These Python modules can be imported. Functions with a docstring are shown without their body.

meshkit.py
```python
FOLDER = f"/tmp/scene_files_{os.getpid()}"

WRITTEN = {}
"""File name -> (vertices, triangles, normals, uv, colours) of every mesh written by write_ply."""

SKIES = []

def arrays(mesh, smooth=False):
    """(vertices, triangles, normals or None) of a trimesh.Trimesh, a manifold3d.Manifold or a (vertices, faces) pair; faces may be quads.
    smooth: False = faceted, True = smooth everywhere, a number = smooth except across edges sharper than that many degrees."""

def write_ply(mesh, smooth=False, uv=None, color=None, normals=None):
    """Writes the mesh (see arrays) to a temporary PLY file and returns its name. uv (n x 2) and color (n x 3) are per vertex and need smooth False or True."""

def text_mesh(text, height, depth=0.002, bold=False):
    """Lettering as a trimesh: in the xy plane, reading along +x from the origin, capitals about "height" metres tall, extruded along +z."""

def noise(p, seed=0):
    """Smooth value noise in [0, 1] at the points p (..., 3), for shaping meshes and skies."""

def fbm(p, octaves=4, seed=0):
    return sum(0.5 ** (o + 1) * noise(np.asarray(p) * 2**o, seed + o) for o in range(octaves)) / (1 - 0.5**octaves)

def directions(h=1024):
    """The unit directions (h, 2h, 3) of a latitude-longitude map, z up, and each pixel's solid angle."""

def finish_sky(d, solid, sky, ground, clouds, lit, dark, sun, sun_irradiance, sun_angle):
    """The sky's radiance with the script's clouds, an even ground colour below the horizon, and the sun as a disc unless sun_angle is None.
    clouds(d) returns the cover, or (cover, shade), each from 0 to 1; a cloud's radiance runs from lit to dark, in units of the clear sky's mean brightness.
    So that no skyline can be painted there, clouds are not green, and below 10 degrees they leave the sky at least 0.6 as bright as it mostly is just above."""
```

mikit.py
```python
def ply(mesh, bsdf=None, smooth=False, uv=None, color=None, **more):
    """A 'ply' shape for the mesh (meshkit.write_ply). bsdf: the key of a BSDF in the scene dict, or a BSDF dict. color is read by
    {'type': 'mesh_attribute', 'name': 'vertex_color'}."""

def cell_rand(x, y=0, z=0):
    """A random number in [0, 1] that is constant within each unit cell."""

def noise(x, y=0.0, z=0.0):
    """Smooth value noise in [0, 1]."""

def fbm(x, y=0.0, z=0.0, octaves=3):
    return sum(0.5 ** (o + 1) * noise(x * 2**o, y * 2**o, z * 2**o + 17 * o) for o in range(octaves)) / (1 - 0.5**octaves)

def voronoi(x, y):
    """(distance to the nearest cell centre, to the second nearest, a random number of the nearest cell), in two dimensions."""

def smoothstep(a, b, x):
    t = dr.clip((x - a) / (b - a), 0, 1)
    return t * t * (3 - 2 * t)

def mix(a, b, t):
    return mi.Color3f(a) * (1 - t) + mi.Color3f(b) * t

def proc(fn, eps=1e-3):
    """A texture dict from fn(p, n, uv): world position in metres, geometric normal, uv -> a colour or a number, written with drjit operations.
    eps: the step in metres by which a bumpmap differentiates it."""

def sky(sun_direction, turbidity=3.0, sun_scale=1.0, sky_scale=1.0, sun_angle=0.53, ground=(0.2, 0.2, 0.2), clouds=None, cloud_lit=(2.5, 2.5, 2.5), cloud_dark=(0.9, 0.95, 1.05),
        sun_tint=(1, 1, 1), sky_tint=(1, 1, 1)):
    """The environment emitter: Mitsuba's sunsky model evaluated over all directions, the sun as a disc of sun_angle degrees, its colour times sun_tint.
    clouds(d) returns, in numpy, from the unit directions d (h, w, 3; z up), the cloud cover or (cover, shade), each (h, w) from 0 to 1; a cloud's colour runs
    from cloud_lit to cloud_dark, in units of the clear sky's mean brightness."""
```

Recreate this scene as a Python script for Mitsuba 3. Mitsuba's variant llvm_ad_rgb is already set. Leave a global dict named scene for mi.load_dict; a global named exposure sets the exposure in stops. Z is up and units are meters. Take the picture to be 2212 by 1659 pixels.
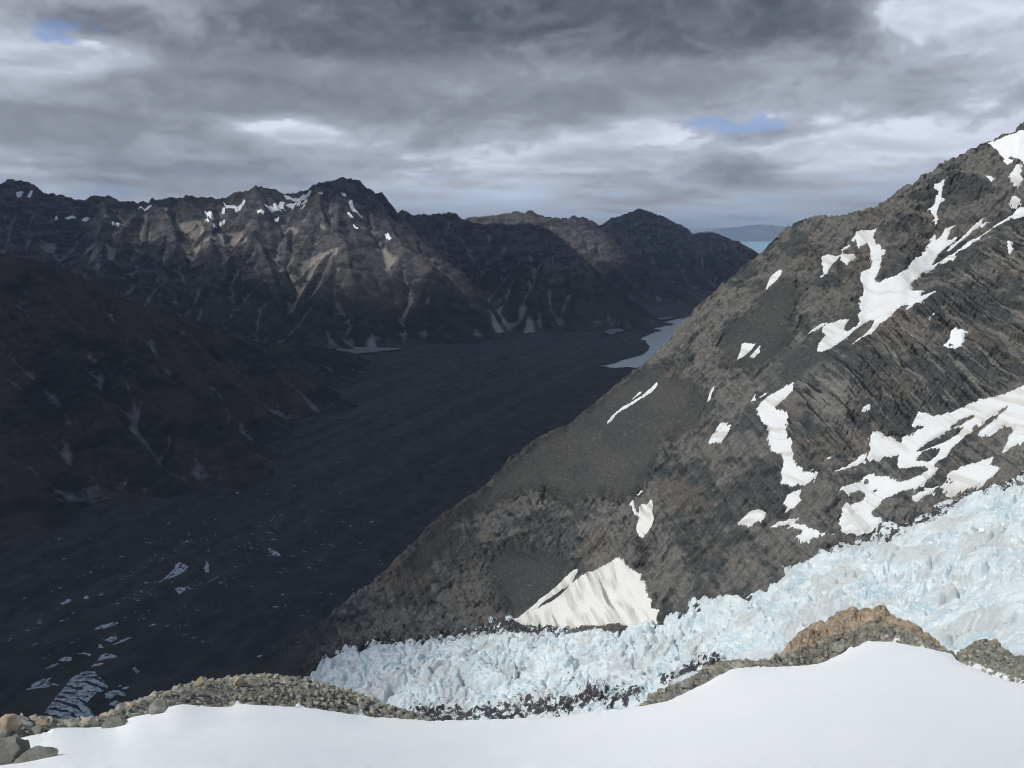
import math
import numpy as np
import trimesh
import mitsuba as mi
import drjit as dr
import mikit
from mikit import proc, noise as tnoise, fbm as tfbm, smoothstep as tstep, mix as tmix, voronoi as tvor
from scipy.interpolate import RBFInterpolator
from scipy.ndimage import distance_transform_edt, gaussian_filter, label as nd_label, map_coordinates
from scipy.spatial import ConvexHull, cKDTree
import shapely
from shapely.geometry import Polygon

T = mi.ScalarTransform4f
scene, labels = {}, {}

# ------------------------------------------------------------------ camera, sky, sun, exposure
HFOV, PITCH = 65.0, math.radians(-11.0)
FWD = np.array([0, math.cos(PITCH), math.sin(PITCH)])
UPV = np.array([0, -math.sin(PITCH), math.cos(PITCH)])
scene['camera'] = {'type': 'perspective', 'fov': HFOV, 'fov_axis': 'x', 'near_clip': 0.5, 'far_clip': 300000.0, 'medium': {'type': 'ref', 'id': 'air'},
                   'to_world': T().look_at([0, 0, 0], FWD.tolist(), [0, 0, 1])}
# the air: thin blue haze, seen as a fade over tens of kilometres
scene['air'] = {'type': 'homogeneous', 'albedo': {'type': 'rgb', 'value': [.60, .74, .99]}, 'sigma_t': 1.4e-5}
SUN = np.array([-0.56, -0.36, 0.74]); SUN /= np.linalg.norm(SUN)
exposure = 2.5


def nz(p, octaves, seed=0):
    import meshkit
    return meshkit.fbm(p, octaves, seed)


def sstep(a, b, x):
    t = np.clip((x - a) / (b - a), 0, 1)
    return t * t * (3 - 2 * t)


def nzg(p, octaves, seed, gain):
    import meshkit
    a = gain ** np.arange(octaves)
    return .5 + sum(a[o] * (meshkit.noise(p * 2 ** o, seed + o) - .5) for o in range(octaves)) / a.sum() * 1.15


def gauss(az, el, a0, e0, sa, se):
    return np.exp(-((az - a0) / sa) ** 2 - ((el - e0) / se) ** 2)


def clouds(d):
    """two decks: pale streaked altostratus above, darker ragged stratocumulus under it, two small blue gaps"""
    az = np.degrees(np.arctan2(d[..., 0], d[..., 1])); el = np.degrees(np.arcsin(np.clip(d[..., 2], -1, 1)))
    v = 14 * np.log(np.maximum(el, 0) + 3.0)                      # decks foreshorten into streaks towards the horizon
    o = np.zeros_like(az)
    f = lambda sx, sy, octaves, seed, wa=0.0, gain=.60: nzg(np.stack([(az + wa * wx) / sx, (v + wa * .5 * wy) / sy, o + seed], -1), octaves, seed, gain)
    wx = (nz(np.stack([az / 9, v / 4, o], -1), 3, 31) - .5) * 7; wy = (nz(np.stack([az / 9, v / 4, o + 9], -1), 3, 32) - .5) * 7
    high = f(15, 3.2, 7, 1, .5)
    high2 = f(4.2, 1.0, 5, 8, .6)
    low = f(17, 6.5, 7, 2, .8)
    puff = 1 - np.abs(f(6.0, 3.6, 6, 3, .7) - .5) * 3.6
    tuft = f(2.4, 1.6, 5, 4, .5, .68)
    m = 2.0 * (low - .5) + .22 * (puff - .4) + .34 * (tuft - .5) + .02
    m = m + .34 * sstep(6.0, 9.5, el) - .16 * sstep(4.0, 1.0, el)
    m = m + .62 * gauss(az, el, -6, 13.2, 16, 3.4) + .22 * gauss(az, el, 8, 9.5, 8, 3) + .34 * gauss(az, el, 25, 7.6, 6, 2.4) + .34 * gauss(az, el, 15.0, 3.3, 3.4, .9)
    m = m + .30 * gauss(az, el, -29, 6.3, 5, .8) + .26 * gauss(az, el, -27, 3.9, 8, .5) + .22 * gauss(az, el, -17, 8.6, 6, 1.3) + .20 * gauss(az, el, 19, 6.2, 6, .5)
    m = m - .85 * gauss(az, el, -29.5, 9.5, 5.5, 1.5) - .75 * gauss(az, el, -14, 6.3, 4.6, .9) - .55 * gauss(az, el, 26, 12.6, 4, 1.6) - .35 * gauss(az, el, 31, 9.8, 2.2, 1.1)
    m = m - .48 * gauss(az, el, 8.5, 6.2, 4.5, .8) - .60 * gauss(az, el, 21, 3.6, 4.2, .6) - .3 * gauss(az, el, 0, 4.4, 8, .7) - .3 * gauss(az, el, 19, 5.0, 3.5, .6)
    deck = sstep(-.05, .16, m)
    thick = sstep(.0, .80, m + .30 * (tuft - .5) + .2 * (puff - .4))
    upper = .60 + 1.0 * (high - .5) + .50 * (high2 - .5) - .12 * sstep(4, 0, el)
    lower = .48 - .38 * thick + .26 * (puff - .4) * (1 - .6 * thick) + .34 * (tuft - .5) * (1 - .45 * thick)
    rim = np.exp(-((m + .02) / .10) ** 2) * .13 * sstep(1.5, 5, el)
    light = upper * (1 - deck) + lower * deck + rim
    base = .185 * sstep(11.6, 9.9, el)
    light = base + np.maximum(light, -.05) * (1 - base)
    gap = (gauss(az, el, -27.6, 11.15, 2.6, .7) + gauss(az, el, 15.4, 6.75, 3.8, .65)) * (1.0 + 5.5 * (tuft - .5) + 2.5 * (high2 - .5))
    cover = 1 - .55 * sstep(.35, 1.15, gap)
    cover = cover - .60 * sstep(4.8, .3, el) * sstep(.42, .62, high2 * .6 + high * .4)
    return np.clip(cover, 0, 1), np.clip(1 - light, 0, 1)


scene['sky'] = mikit.sky(SUN.tolist(), turbidity=3, sun_scale=.40, sun_tint=(.825, .98, 1.19), sun_angle=3.2, sky_tint=(.50, .54, .66), ground=(0.12, 0.12, 0.13), clouds=clouds,
                         cloud_lit=(2.6, 2.8, 3.25), cloud_dark=(0.12, 0.155, 0.245))
labels['sky'] = {'label': 'broken grey cloud sky with two small blue gaps', 'kind': 'structure'}

# ------------------------------------------------------------------ measuring the photograph
def ray(px, py):
    """direction through a point of the photograph (measured on a 2212 x 1659 print of it)"""
    f = 1106.0 / math.tan(math.radians(HFOV / 2))
    px, py = np.asarray(px, float), np.asarray(py, float)
    x, y = (px - 1106.0) / f, -(py - 829.5) / f
    return np.stack([x, FWD[1] + y * UPV[1], FWD[2] + y * UPV[2]], -1)


def at(px, py, r):
    d = ray(px, py)
    return d / np.hypot(d[..., 0], d[..., 1])[..., None] * np.asarray(r, float)[..., None]


def on_level(px, py, z):
    d = ray(px, py)
    return d * (z / d[..., 2])[..., None]


def azel(px, py):
    d = ray(px, py)
    return np.arctan2(d[..., 0], d[..., 1]), d[..., 2] / np.hypot(d[..., 0], d[..., 1])


# ------------------------------------------------------------------ noise and mesh helpers
_rng = np.random.default_rng(5)
_PERM = np.concatenate([_rng.permutation(1024)] * 2)
_ANG = _rng.uniform(0, 2 * math.pi, 1024)
_GX, _GY = np.cos(_ANG), np.sin(_ANG)


def gn(x, y, seed=0):
    """2-D gradient noise, about -0.7..0.7"""
    x = np.asarray(x, float) + seed * 37.37; y = np.asarray(y, float) - seed * 17.91
    xi, yi = np.floor(x), np.floor(y)
    u, v = x - xi, y - yi
    xi, yi = xi.astype(np.int64) & 1023, yi.astype(np.int64) & 1023
    xj, yj = (xi + 1) & 1023, (yi + 1) & 1023
    su, sv = u * u * u * (u * (u * 6 - 15) + 10), v * v * v * (v * (v * 6 - 15) + 10)

    def g(a, b, du, dv):
        h = _PERM[_PERM[a] + b]
        return _GX[h] * du + _GY[h] * dv
    a = g(xi, yi, u, v); b = g(xj, yi, u - 1, v); c = g(xi, yj, u, v - 1); e = g(xj, yj, u - 1, v - 1)
    return (a + (b - a) * su) * (1 - sv) + (c + (e - c) * su) * sv


def gfbm(x, y, octs=4, seed=0, gain=0.5):
    s, a = 0, 1.0
    for o in range(octs):
        s = s + a * gn(x * 2 ** o, y * 2 ** o, seed + o * 3); a *= gain
    return s


def ridged(x, y, octs=4, seed=0, gain=0.5):
    s, a, n = 0, 1.0, 0
    for o in range(octs):
        s = s + a * (1 - 2.2 * np.abs(gn(x * 2 ** o, y * 2 ** o, seed + o * 3))); n += a; a *= gain
    return s / n


def grid_faces(ny, nx, keep=None):
    i = np.arange(ny * nx).reshape(ny, nx)
    q = np.stack([i[:-1, :-1], i[:-1, 1:], i[1:, 1:], i[1:, :-1]], -1)
    if keep is not None:
        q = q[keep[:-1, :-1] & keep[:-1, 1:] & keep[1:, 1:] & keep[1:, :-1]]
    q = q.reshape(-1, 4)
    return np.vstack([q[:, [0, 1, 2]], q[:, [0, 2, 3]]])


def compact(v, f, *more):
    used = np.zeros(len(v), bool); used[f.ravel()] = True
    new = np.cumsum(used) - 1
    return (v[used], new[f]) + tuple(m[used] for m in more)


def put(key, v, f, bsdf, smooth=True, uv=None, label=None, cat=None, group=None, kind=None, **extra):
    if len(f) == 0:
        print('EMPTY', key, label)
        return
    if uv is not None:
        v, f, uv = compact(v, f, uv)
    else:
        v, f = compact(v, f)
    scene[key] = mikit.ply(trimesh.Trimesh(v, f, process=False), bsdf, smooth=smooth, uv=uv, **extra)
    tag(key, label, cat, group, kind)


def tag(key, label=None, cat=None, group=None, kind=None):
    e = {k: x for k, x in (('label', label), ('category', cat), ('group', group), ('kind', kind)) if x}
    if e:
        labels[key] = e


_count = {}


def numbered(name):
    n = _count.get(name, -1) + 1; _count[name] = n
    return name if n == 0 else f'{name}_{n:03d}'


def towers(x, y, size, seed, tilt=.35, crack=.55, width=.22, tone=False):
    """a broken surface: each cell of a Voronoi pattern is a tilted block with gaps round it"""
    r = np.random.default_rng(seed)
    x0, x1, y0, y1 = x.min() - size, x.max() + size, y.min() - size, y.max() + size
    n = int((x1 - x0) * (y1 - y0) / size ** 2)
    c = np.column_stack([r.uniform(x0, x1, n), r.uniform(y0, y1, n)])
    d, i = cKDTree(c).query(np.column_stack([x.ravel(), y.ravel()]), k=2, workers=-1)
    hgt, ta, tb = r.uniform(0, 1, n), r.normal(0, 1, n), r.normal(0, 1, n)
    j = i[:, 0]
    h = hgt[j] + tilt * (ta[j] * (x.ravel() - c[j, 0]) + tb[j] * (y.ravel() - c[j, 1])) / size
    h = h - crack * np.clip(1 - (d[:, 1] - d[:, 0]) / size / width, 0, 1)
    return (h - .5).reshape(x.shape)

# ------------------------------------------------------------------ materials
def diffuse(key, fn, rough=0.85, spec=0.2, bump=None, bscale=1.0, eps=0.3):
    b = {'type': 'principled', 'base_color': proc(fn), 'roughness': rough, 'specular': spec}
    if bump is not None:
        b = {'type': 'bumpmap', 'arbitrary': proc(bump, eps=eps), 'scale': bscale, 'bsdf': b}
    scene[key] = {'type': 'twosided', 'bsdf': b}


def C(*c):
    return mi.Color3f(*c)


def sharp(x, a=0.42, b=0.58):
    return tstep(a, b, x)


def rock_face(p, n, uv):
    """greywacke: grey with rusty brown stretches, thin pale and dark beds, black cracks; stony scree where uv.x says so, clear bedding where uv.y does"""
    q = p.x * 0.88 + p.z * 0.44 + p.y * 0.10
    t = p.y * 0.7 + p.z * 0.7
    warp = 7 * tfbm(p.x / 60, p.y / 60, p.z / 60)
    big = tfbm(p.x / 80 + 9, p.y / 80, p.z / 50, octaves=3)
    mid = tfbm(p.x / 11, p.y / 11 + 5, p.z / 9, octaves=3)
    fine = tfbm(p.x / 2.4, p.y / 2.4, p.z / 2.2, octaves=2)
    band = tfbm((q + warp) / 4.6, t / 70, 3.0, octaves=3)
    seam = tnoise((q + warp) / 1.9, t / 26, 8.0)
    joint = tfbm((p.x * .7 + p.z * 1.1) / 4.5, (p.y - .9 * p.z) / 9, p.x / 14, octaves=3)
    c = tmix(C(.060, .066, .068), C(.134, .130, .123), sharp(big + .40 * (mid - .5), .43, .57))
    c = tmix(c, C(.145, .120, .100), sharp(tfbm(p.x / 60 + 31, p.y / 60, p.z / 45, octaves=3) + .3 * (mid - .5), .53, .68) * .5)
    c = tmix(c, C(.20, .19, .175), sharp(band, .54, .68) * (.18 + .5 * uv.y))
    c = c * (.66 + .30 * mid + .85 * (fine - .12))
    c = tmix(c, C(.020, .021, .024), sharp(seam, .70, .84) * (.25 + .65 * uv.y))
    c = tmix(c, C(.020, .021, .024), sharp(joint, .64, .74) * .5)
    s = tstep(.40, .60, uv.x + 1.1 * (mid - .5) + .6 * (big - .5) + .25 * (fine - .5))
    run = tfbm((p.x + .35 * p.y) / 3.5, (p.y * .9 - .2 * p.x) / 55, p.z / 55, octaves=3)
    sc = tmix(C(.056, .061, .063), C(.074, .074, .071), tstep(.40, .62, .2 * run + .8 * big)) * (.66 + .68 * fine)
    sc = tmix(sc, C(.16, .14, .12), tstep(.80, .86, tnoise(p.x / 2.6, p.y / 2.6, p.z / 2.6)) * .7)
    return tmix(c, sc, s)


def rock_bump(p, n, uv):
    q = p.x * 0.88 + p.z * 0.44
    b = tnoise(q / 1.6, (p.y + p.z) / 9, 1.0)
    return (1 - 0.75 * tstep(.35, .65, uv.x)) * (0.6 * tfbm(p.x / 3.0, p.y / 3.0, p.z / 3.0, octaves=3) * 1.6 + 0.5 * b * (0.3 + uv.y))


def far_slope(p, n, uv):
    """crags and scree above, dull tussock below; pale scree gathers in the chutes and hollows (uv.x); uv.y the height over the valley as a share"""
    big = tfbm(p.x / 500, p.y / 500, p.z / 300, octaves=3)
    mid = tfbm(p.x / 90, p.y / 90, p.z / 60, octaves=4)
    fine = tfbm(p.x / 22, p.y / 22, p.z / 16, octaves=2)
    rock = tmix(C(.038, .039, .045), C(.092, .084, .082), sharp(mid + .3 * (big - .5), .40, .60)) * (.45 + 1.1 * fine)
    tuss = tmix(C(.026, .029, .026), C(.052, .045, .034), sharp(big + .6 * (mid - .5), .40, .62)) * (.6 + .8 * fine)
    scree = tmix(C(.095, .092, .096), C(.285, .25, .22), tstep(.58, .80, uv.x + .25 * (mid - .5))) * (.75 + .5 * fine)
    c = tmix(rock, tuss, 1 - tstep(.34, .52, uv.y + .45 * (mid - .5) + .3 * (big - .5)))
    return tmix(c, scree, tstep(.48, .64, uv.x + .38 * (mid - .5) + .22 * (fine - .5)))


def debris(p, n, uv):
    """rubble-covered ice of the valley glacier, drawn out in flow lines"""
    lx = p.x * 0.93 - p.y * 0.36; ly = p.x * 0.36 + p.y * 0.93
    flow = tfbm(lx / 70, ly / 1100, 2.0, octaves=5)
    mid = tfbm(p.x / 34, p.y / 50, 6.0, octaves=4)
    c = tmix(C(.036, .041, .043), C(.052, .051, .050), tstep(.36, .64, flow + .35 * (mid - .5))) * (.70 + .6 * mid)
    return c


def bare_ice(p, n, uv):
    a = tfbm(p.x / 9, p.y / 6, 4.0, octaves=4)
    return tmix(C(.50, .54, .58), C(.22, .23, .25), tstep(.48, .66, a))


def snow_color(p, n, uv):
    a = tfbm(p.x / 6, p.y / 6, p.z / 6, octaves=3)
    c = tmix(C(.86, .88, .90), C(.90, .905, .915), a)
    return tmix(c, C(.45, .42, .38), tstep(.93, .97, tnoise(p.x / .16, p.y / .16, p.z / .16)) * tstep(.5, .7, tfbm(p.x / 3, p.y / 3, p.z / 3)) * .5)


def snow_bump(p, n, uv):
    return 0.05 * tfbm(p.x / 1.6, p.y / .7, p.z / .8, octaves=3) + .02 * tnoise(p.x / .25, p.y / .12, p.z / .2)


def old_snow(p, n, uv):
    """summer snow with streaks of dust along the fall line"""
    s = tfbm((p.x * .8 + p.y * .5) / 5, (p.y * .6 - p.x * .3) / 40, p.z / 40, octaves=3)
    g = tnoise(p.x / 1.3, p.y / 1.3, p.z / 1.3)
    c = tmix(C(.80, .815, .835), C(.60, .575, .54), tstep(.48, .72, s) * .75)
    return tmix(c, C(.25, .23, .21), tstep(.90, .95, g) * .5)


def cone_snow(p, n, uv):
    s = tfbm((p.x * .85 + p.y * .3) / 3.5, (p.y * .8 - p.x * .4) / 45, p.z / 45, octaves=4)
    b = tfbm(p.x / 30, p.y / 30, p.z / 30)
    g = tnoise(p.x / 1.1, p.y / 1.1, p.z / 1.1)
    c = tmix(C(.80, .785, .76), C(.58, .555, .52), tstep(.44, .70, s + .5 * (b - .5)))
    c = tmix(c, C(.16, .15, .14), tstep(.66, .74, s + .14 * (g - .5)) * .7)
    return tmix(c, C(.14, .13, .12), tstep(.86, .92, g) * .6)


def dirty_ice(c, p, uv):
    b = tfbm(p.x / 34 + 7, p.y / 26, p.z / 24, octaves=3)
    c = tmix(c, C(.53, .535, .54), tstep(.49, .64, b) * .6)
    d = .6 * tfbm(p.x / 7, p.y / 7, p.z / 6, octaves=2) + .4 * tfbm(p.x / 1.6, p.y / 1.6, p.z / 3, octaves=2)
    return tmix(c, C(.050, .050, .054), tstep(.45, .55, uv.x + .95 * (d - .5)))


def ice_color(p, n, uv):
    a = tfbm(p.x / 34, p.y / 26, p.z / 18, octaves=5)
    f = tfbm(p.x / 3, p.y / 3, p.z / 2.4, octaves=3)
    c = tmix(C(.65, .72, .755), C(.49, .615, .68), tstep(.44, .66, a + .3 * (f - .5)))
    c = tmix(c, C(.77, .795, .81), tstep(.44, .64, f) * .75)
    return dirty_ice(c, p, uv)


def block_color(p, n, uv):
    f = tfbm(p.x / 1.8, p.y / 1.8, p.z / 1.5)
    c = tmix(C(.60, .705, .755), C(.80, .82, .835), uv.y)
    return dirty_ice(c * (.82 + .3 * f), p, uv)


def rubble_color(p, n, uv):
    m = tfbm(p.x / .5, p.y / .5, p.z / .5, octaves=3)
    w = tnoise(p.x / 2.5, p.y / 2.5, p.z / 2.5)
    c = tmix(C(.17, .162, .13), C(.29, .27, .215), m)
    return tmix(c, C(.22, .165, .115), tstep(.55, .8, w) * .5)


def stone_paint(base, alt):
    def fn(p, n, uv):
        m = tfbm(p.x / .35, p.y / .35, p.z / .35, octaves=4)
        f = tnoise(p.x / .06, p.y / .06, p.z / .06)
        return tmix(C(*base), C(*alt), sharp(m, .35, .65)) * (.8 + .4 * f)
    return fn


def outcrop_color(p, n, uv):
    """weathered slabs: rust-tan bedrock, greyer broken stone where uv.x says so"""
    m = tfbm(p.x / 2.2, p.y / 2.2, p.z / 1.2, octaves=4)
    f = tnoise(p.x / .35, p.y / .35, p.z / .3)
    c = tmix(C(.27, .215, .16), C(.42, .325, .24), sharp(m, .38, .62))
    c = tmix(c, C(.42, .37, .30), tstep(.62, .8, f) * .4)
    g = tmix(C(.16, .155, .135), C(.27, .255, .215), f)
    return tmix(c, g, tstep(.4, .6, uv.x + .5 * (m - .5))) * (.75 + .5 * f)


def outcrop_bump(p, n, uv):
    return .25 * tfbm(p.x / .8, p.y / .8, p.z / .45, octaves=4)


diffuse('rock_face_material', rock_face, bump=rock_bump, bscale=1.0)
diffuse('far_slope_material', far_slope)
diffuse('debris_material', debris)
diffuse('snow_material', snow_color, rough=.6, spec=.3, bump=snow_bump, eps=.03)
diffuse('old_snow_material', old_snow, rough=.7)
diffuse('cone_snow_material', cone_snow, rough=.7)
diffuse('ice_material', ice_color, rough=.5, spec=.3)
diffuse('bare_ice_material', bare_ice, rough=.6, spec=.3)
diffuse('ice_block_material', block_color, rough=.45, spec=.35)
diffuse('rubble_material', rubble_color)
diffuse('outcrop_material', outcrop_color, bump=outcrop_bump, eps=.02)
STONES = [((.19, .19, .17), (.30, .295, .26)), ((.25, .24, .20), (.38, .36, .30)), ((.13, .132, .122), (.21, .205, .185)),
          ((.34, .275, .205), (.45, .375, .295)), ((.34, .315, .25), (.48, .445, .37))]
for i, (a, b) in enumerate(STONES):
    diffuse(f'stone_material_{i}', stone_paint(a, b))
scene['water_material'] = {'type': 'twosided', 'bsdf': {'type': 'principled', 'base_color': {'type': 'rgb', 'value': [.52, .55, .52]}, 'roughness': .2, 'specular': .5}}
scene['far_water_material'] = {'type': 'twosided', 'bsdf': {'type': 'principled', 'base_color': {'type': 'rgb', 'value': [.17, .36, .42]}, 'roughness': .2, 'specular': .5}}
scene['gravel_material'] = {'type': 'twosided', 'bsdf': {'type': 'diffuse', 'reflectance': proc(lambda p, n, uv: C(.27, .265, .26) * (.6 + .7 * tfbm(p.x / 60, p.y / 14, 1.0)))}}
scene['plain_material'] = {'type': 'twosided', 'bsdf': {'type': 'diffuse', 'reflectance': proc(lambda p, n, uv: tmix(C(.10, .095, .07), C(.16, .15, .11), tfbm(p.x / 900, p.y / 1500, 1.0)))}}
scene['cloud_material'] = {'type': 'principledthin', 'base_color': {'type': 'rgb', 'value': [.68, .755, .87]}, 'roughness': .9, 'diff_trans': 1.0, 'spec_trans': 0.0}
scene['hazy_hill_material'] = {'type': 'twosided', 'bsdf': {'type': 'diffuse', 'reflectance': {'type': 'rgb', 'value': [.05, .05, .055]}}}

# ------------------------------------------------------------------ the far mountains: ridges with spurs and gullies
FLOOR = -1100.0


def polyline(pts):
    a = np.array(pts, float)
    return at(a[:, 0], a[:, 1], a[:, 2])


def seg_list(P, k, reach):
    return [(P[i], P[i + 1], k, reach) for i in range(len(P) - 1)]


def spur_children(P, rng, spacing, k_child, length, k_flank, spread, face=None, reach=1500, level=1, floor=FLOOR - 60):
    """side ridges that leave the ridge P alternately left and right and run down to the valley"""
    out, lines = [], []
    s = np.concatenate([[0], np.cumsum(np.linalg.norm(np.diff(P[:, :2], axis=0), axis=1))])
    t = spacing * rng.uniform(.3, .9)
    side = 1
    while t < s[-1]:
        c = np.array([np.interp(t, s, P[:, i]) for i in range(3)])
        c2 = np.array([np.interp(min(t + 5, s[-1]), s, P[:, i]) for i in range(3)]); c1 = np.array([np.interp(max(t - 5, 0), s, P[:, i]) for i in range(3)])
        d = (c2 - c1)[:2]; d /= max(np.linalg.norm(d), 1e-6)
        if level == 1:
            sides = [1, -1]
        else:
            side = -side; sides = [side]
        for sd in sides:
            a = sd * (spread + rng.normal(0, .22))
            e = np.array([d[0] * math.cos(a) - d[1] * math.sin(a), d[0] * math.sin(a) + d[1] * math.cos(a)])
            if face is not None and level == 1 and e @ face < -.2:
                continue
            L = min(length * rng.uniform(.6, 1.3), max((c[2] - floor) / k_child, 40))
            n, pts, pos, zz = 5, [c - [0, 0, 6]], c.copy(), c[2] - 6
            for j in range(n):
                e2 = e + rng.normal(0, .13, 2)
                pos = pos + np.append(e2 * L / n, 0); zz -= k_child * (L / n) * rng.uniform(.75, 1.2)
                pts.append([pos[0], pos[1], zz])
            Q = np.array(pts)
            lines.append(Q); out += seg_list(Q, k_flank * rng.uniform(.9, 1.12), reach)
        t += spacing * rng.uniform(.6, 1.4)
    return out, lines


def ridge_field(xs, ys, segs, wx, wy, base):
    """height = the highest of all ridges, each falling off to its sides"""
    X, Y = np.meshgrid(xs, ys)
    X = X + wx; Y = Y + wy
    Z = np.full(X.shape, base, float)
    for A, B, k, reach in segs:
        x0, x1 = sorted((A[0], B[0])); y0, y1 = sorted((A[1], B[1]))
        reach = min(reach, (max(A[2], B[2]) - base) / k + 60)
        if reach <= 0:
            continue
        i0, i1 = np.searchsorted(xs, [x0 - reach, x1 + reach]); j0, j1 = np.searchsorted(ys, [y0 - reach, y1 + reach])
        if i1 <= i0 or j1 <= j0:
            continue
        x, y = X[j0:j1, i0:i1], Y[j0:j1, i0:i1]
        dx, dy = B[0] - A[0], B[1] - A[1]
        t = np.clip(((x - A[0]) * dx + (y - A[1]) * dy) / (dx * dx + dy * dy + 1e-9), 0, 1)
        d = np.hypot(x - A[0] - t * dx, y - A[1] - t * dy)
        h = A[2] + t * (B[2] - A[2]) - k * d
        np.maximum(Z[j0:j1, i0:i1], h, out=Z[j0:j1, i0:i1])
    return Z


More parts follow.
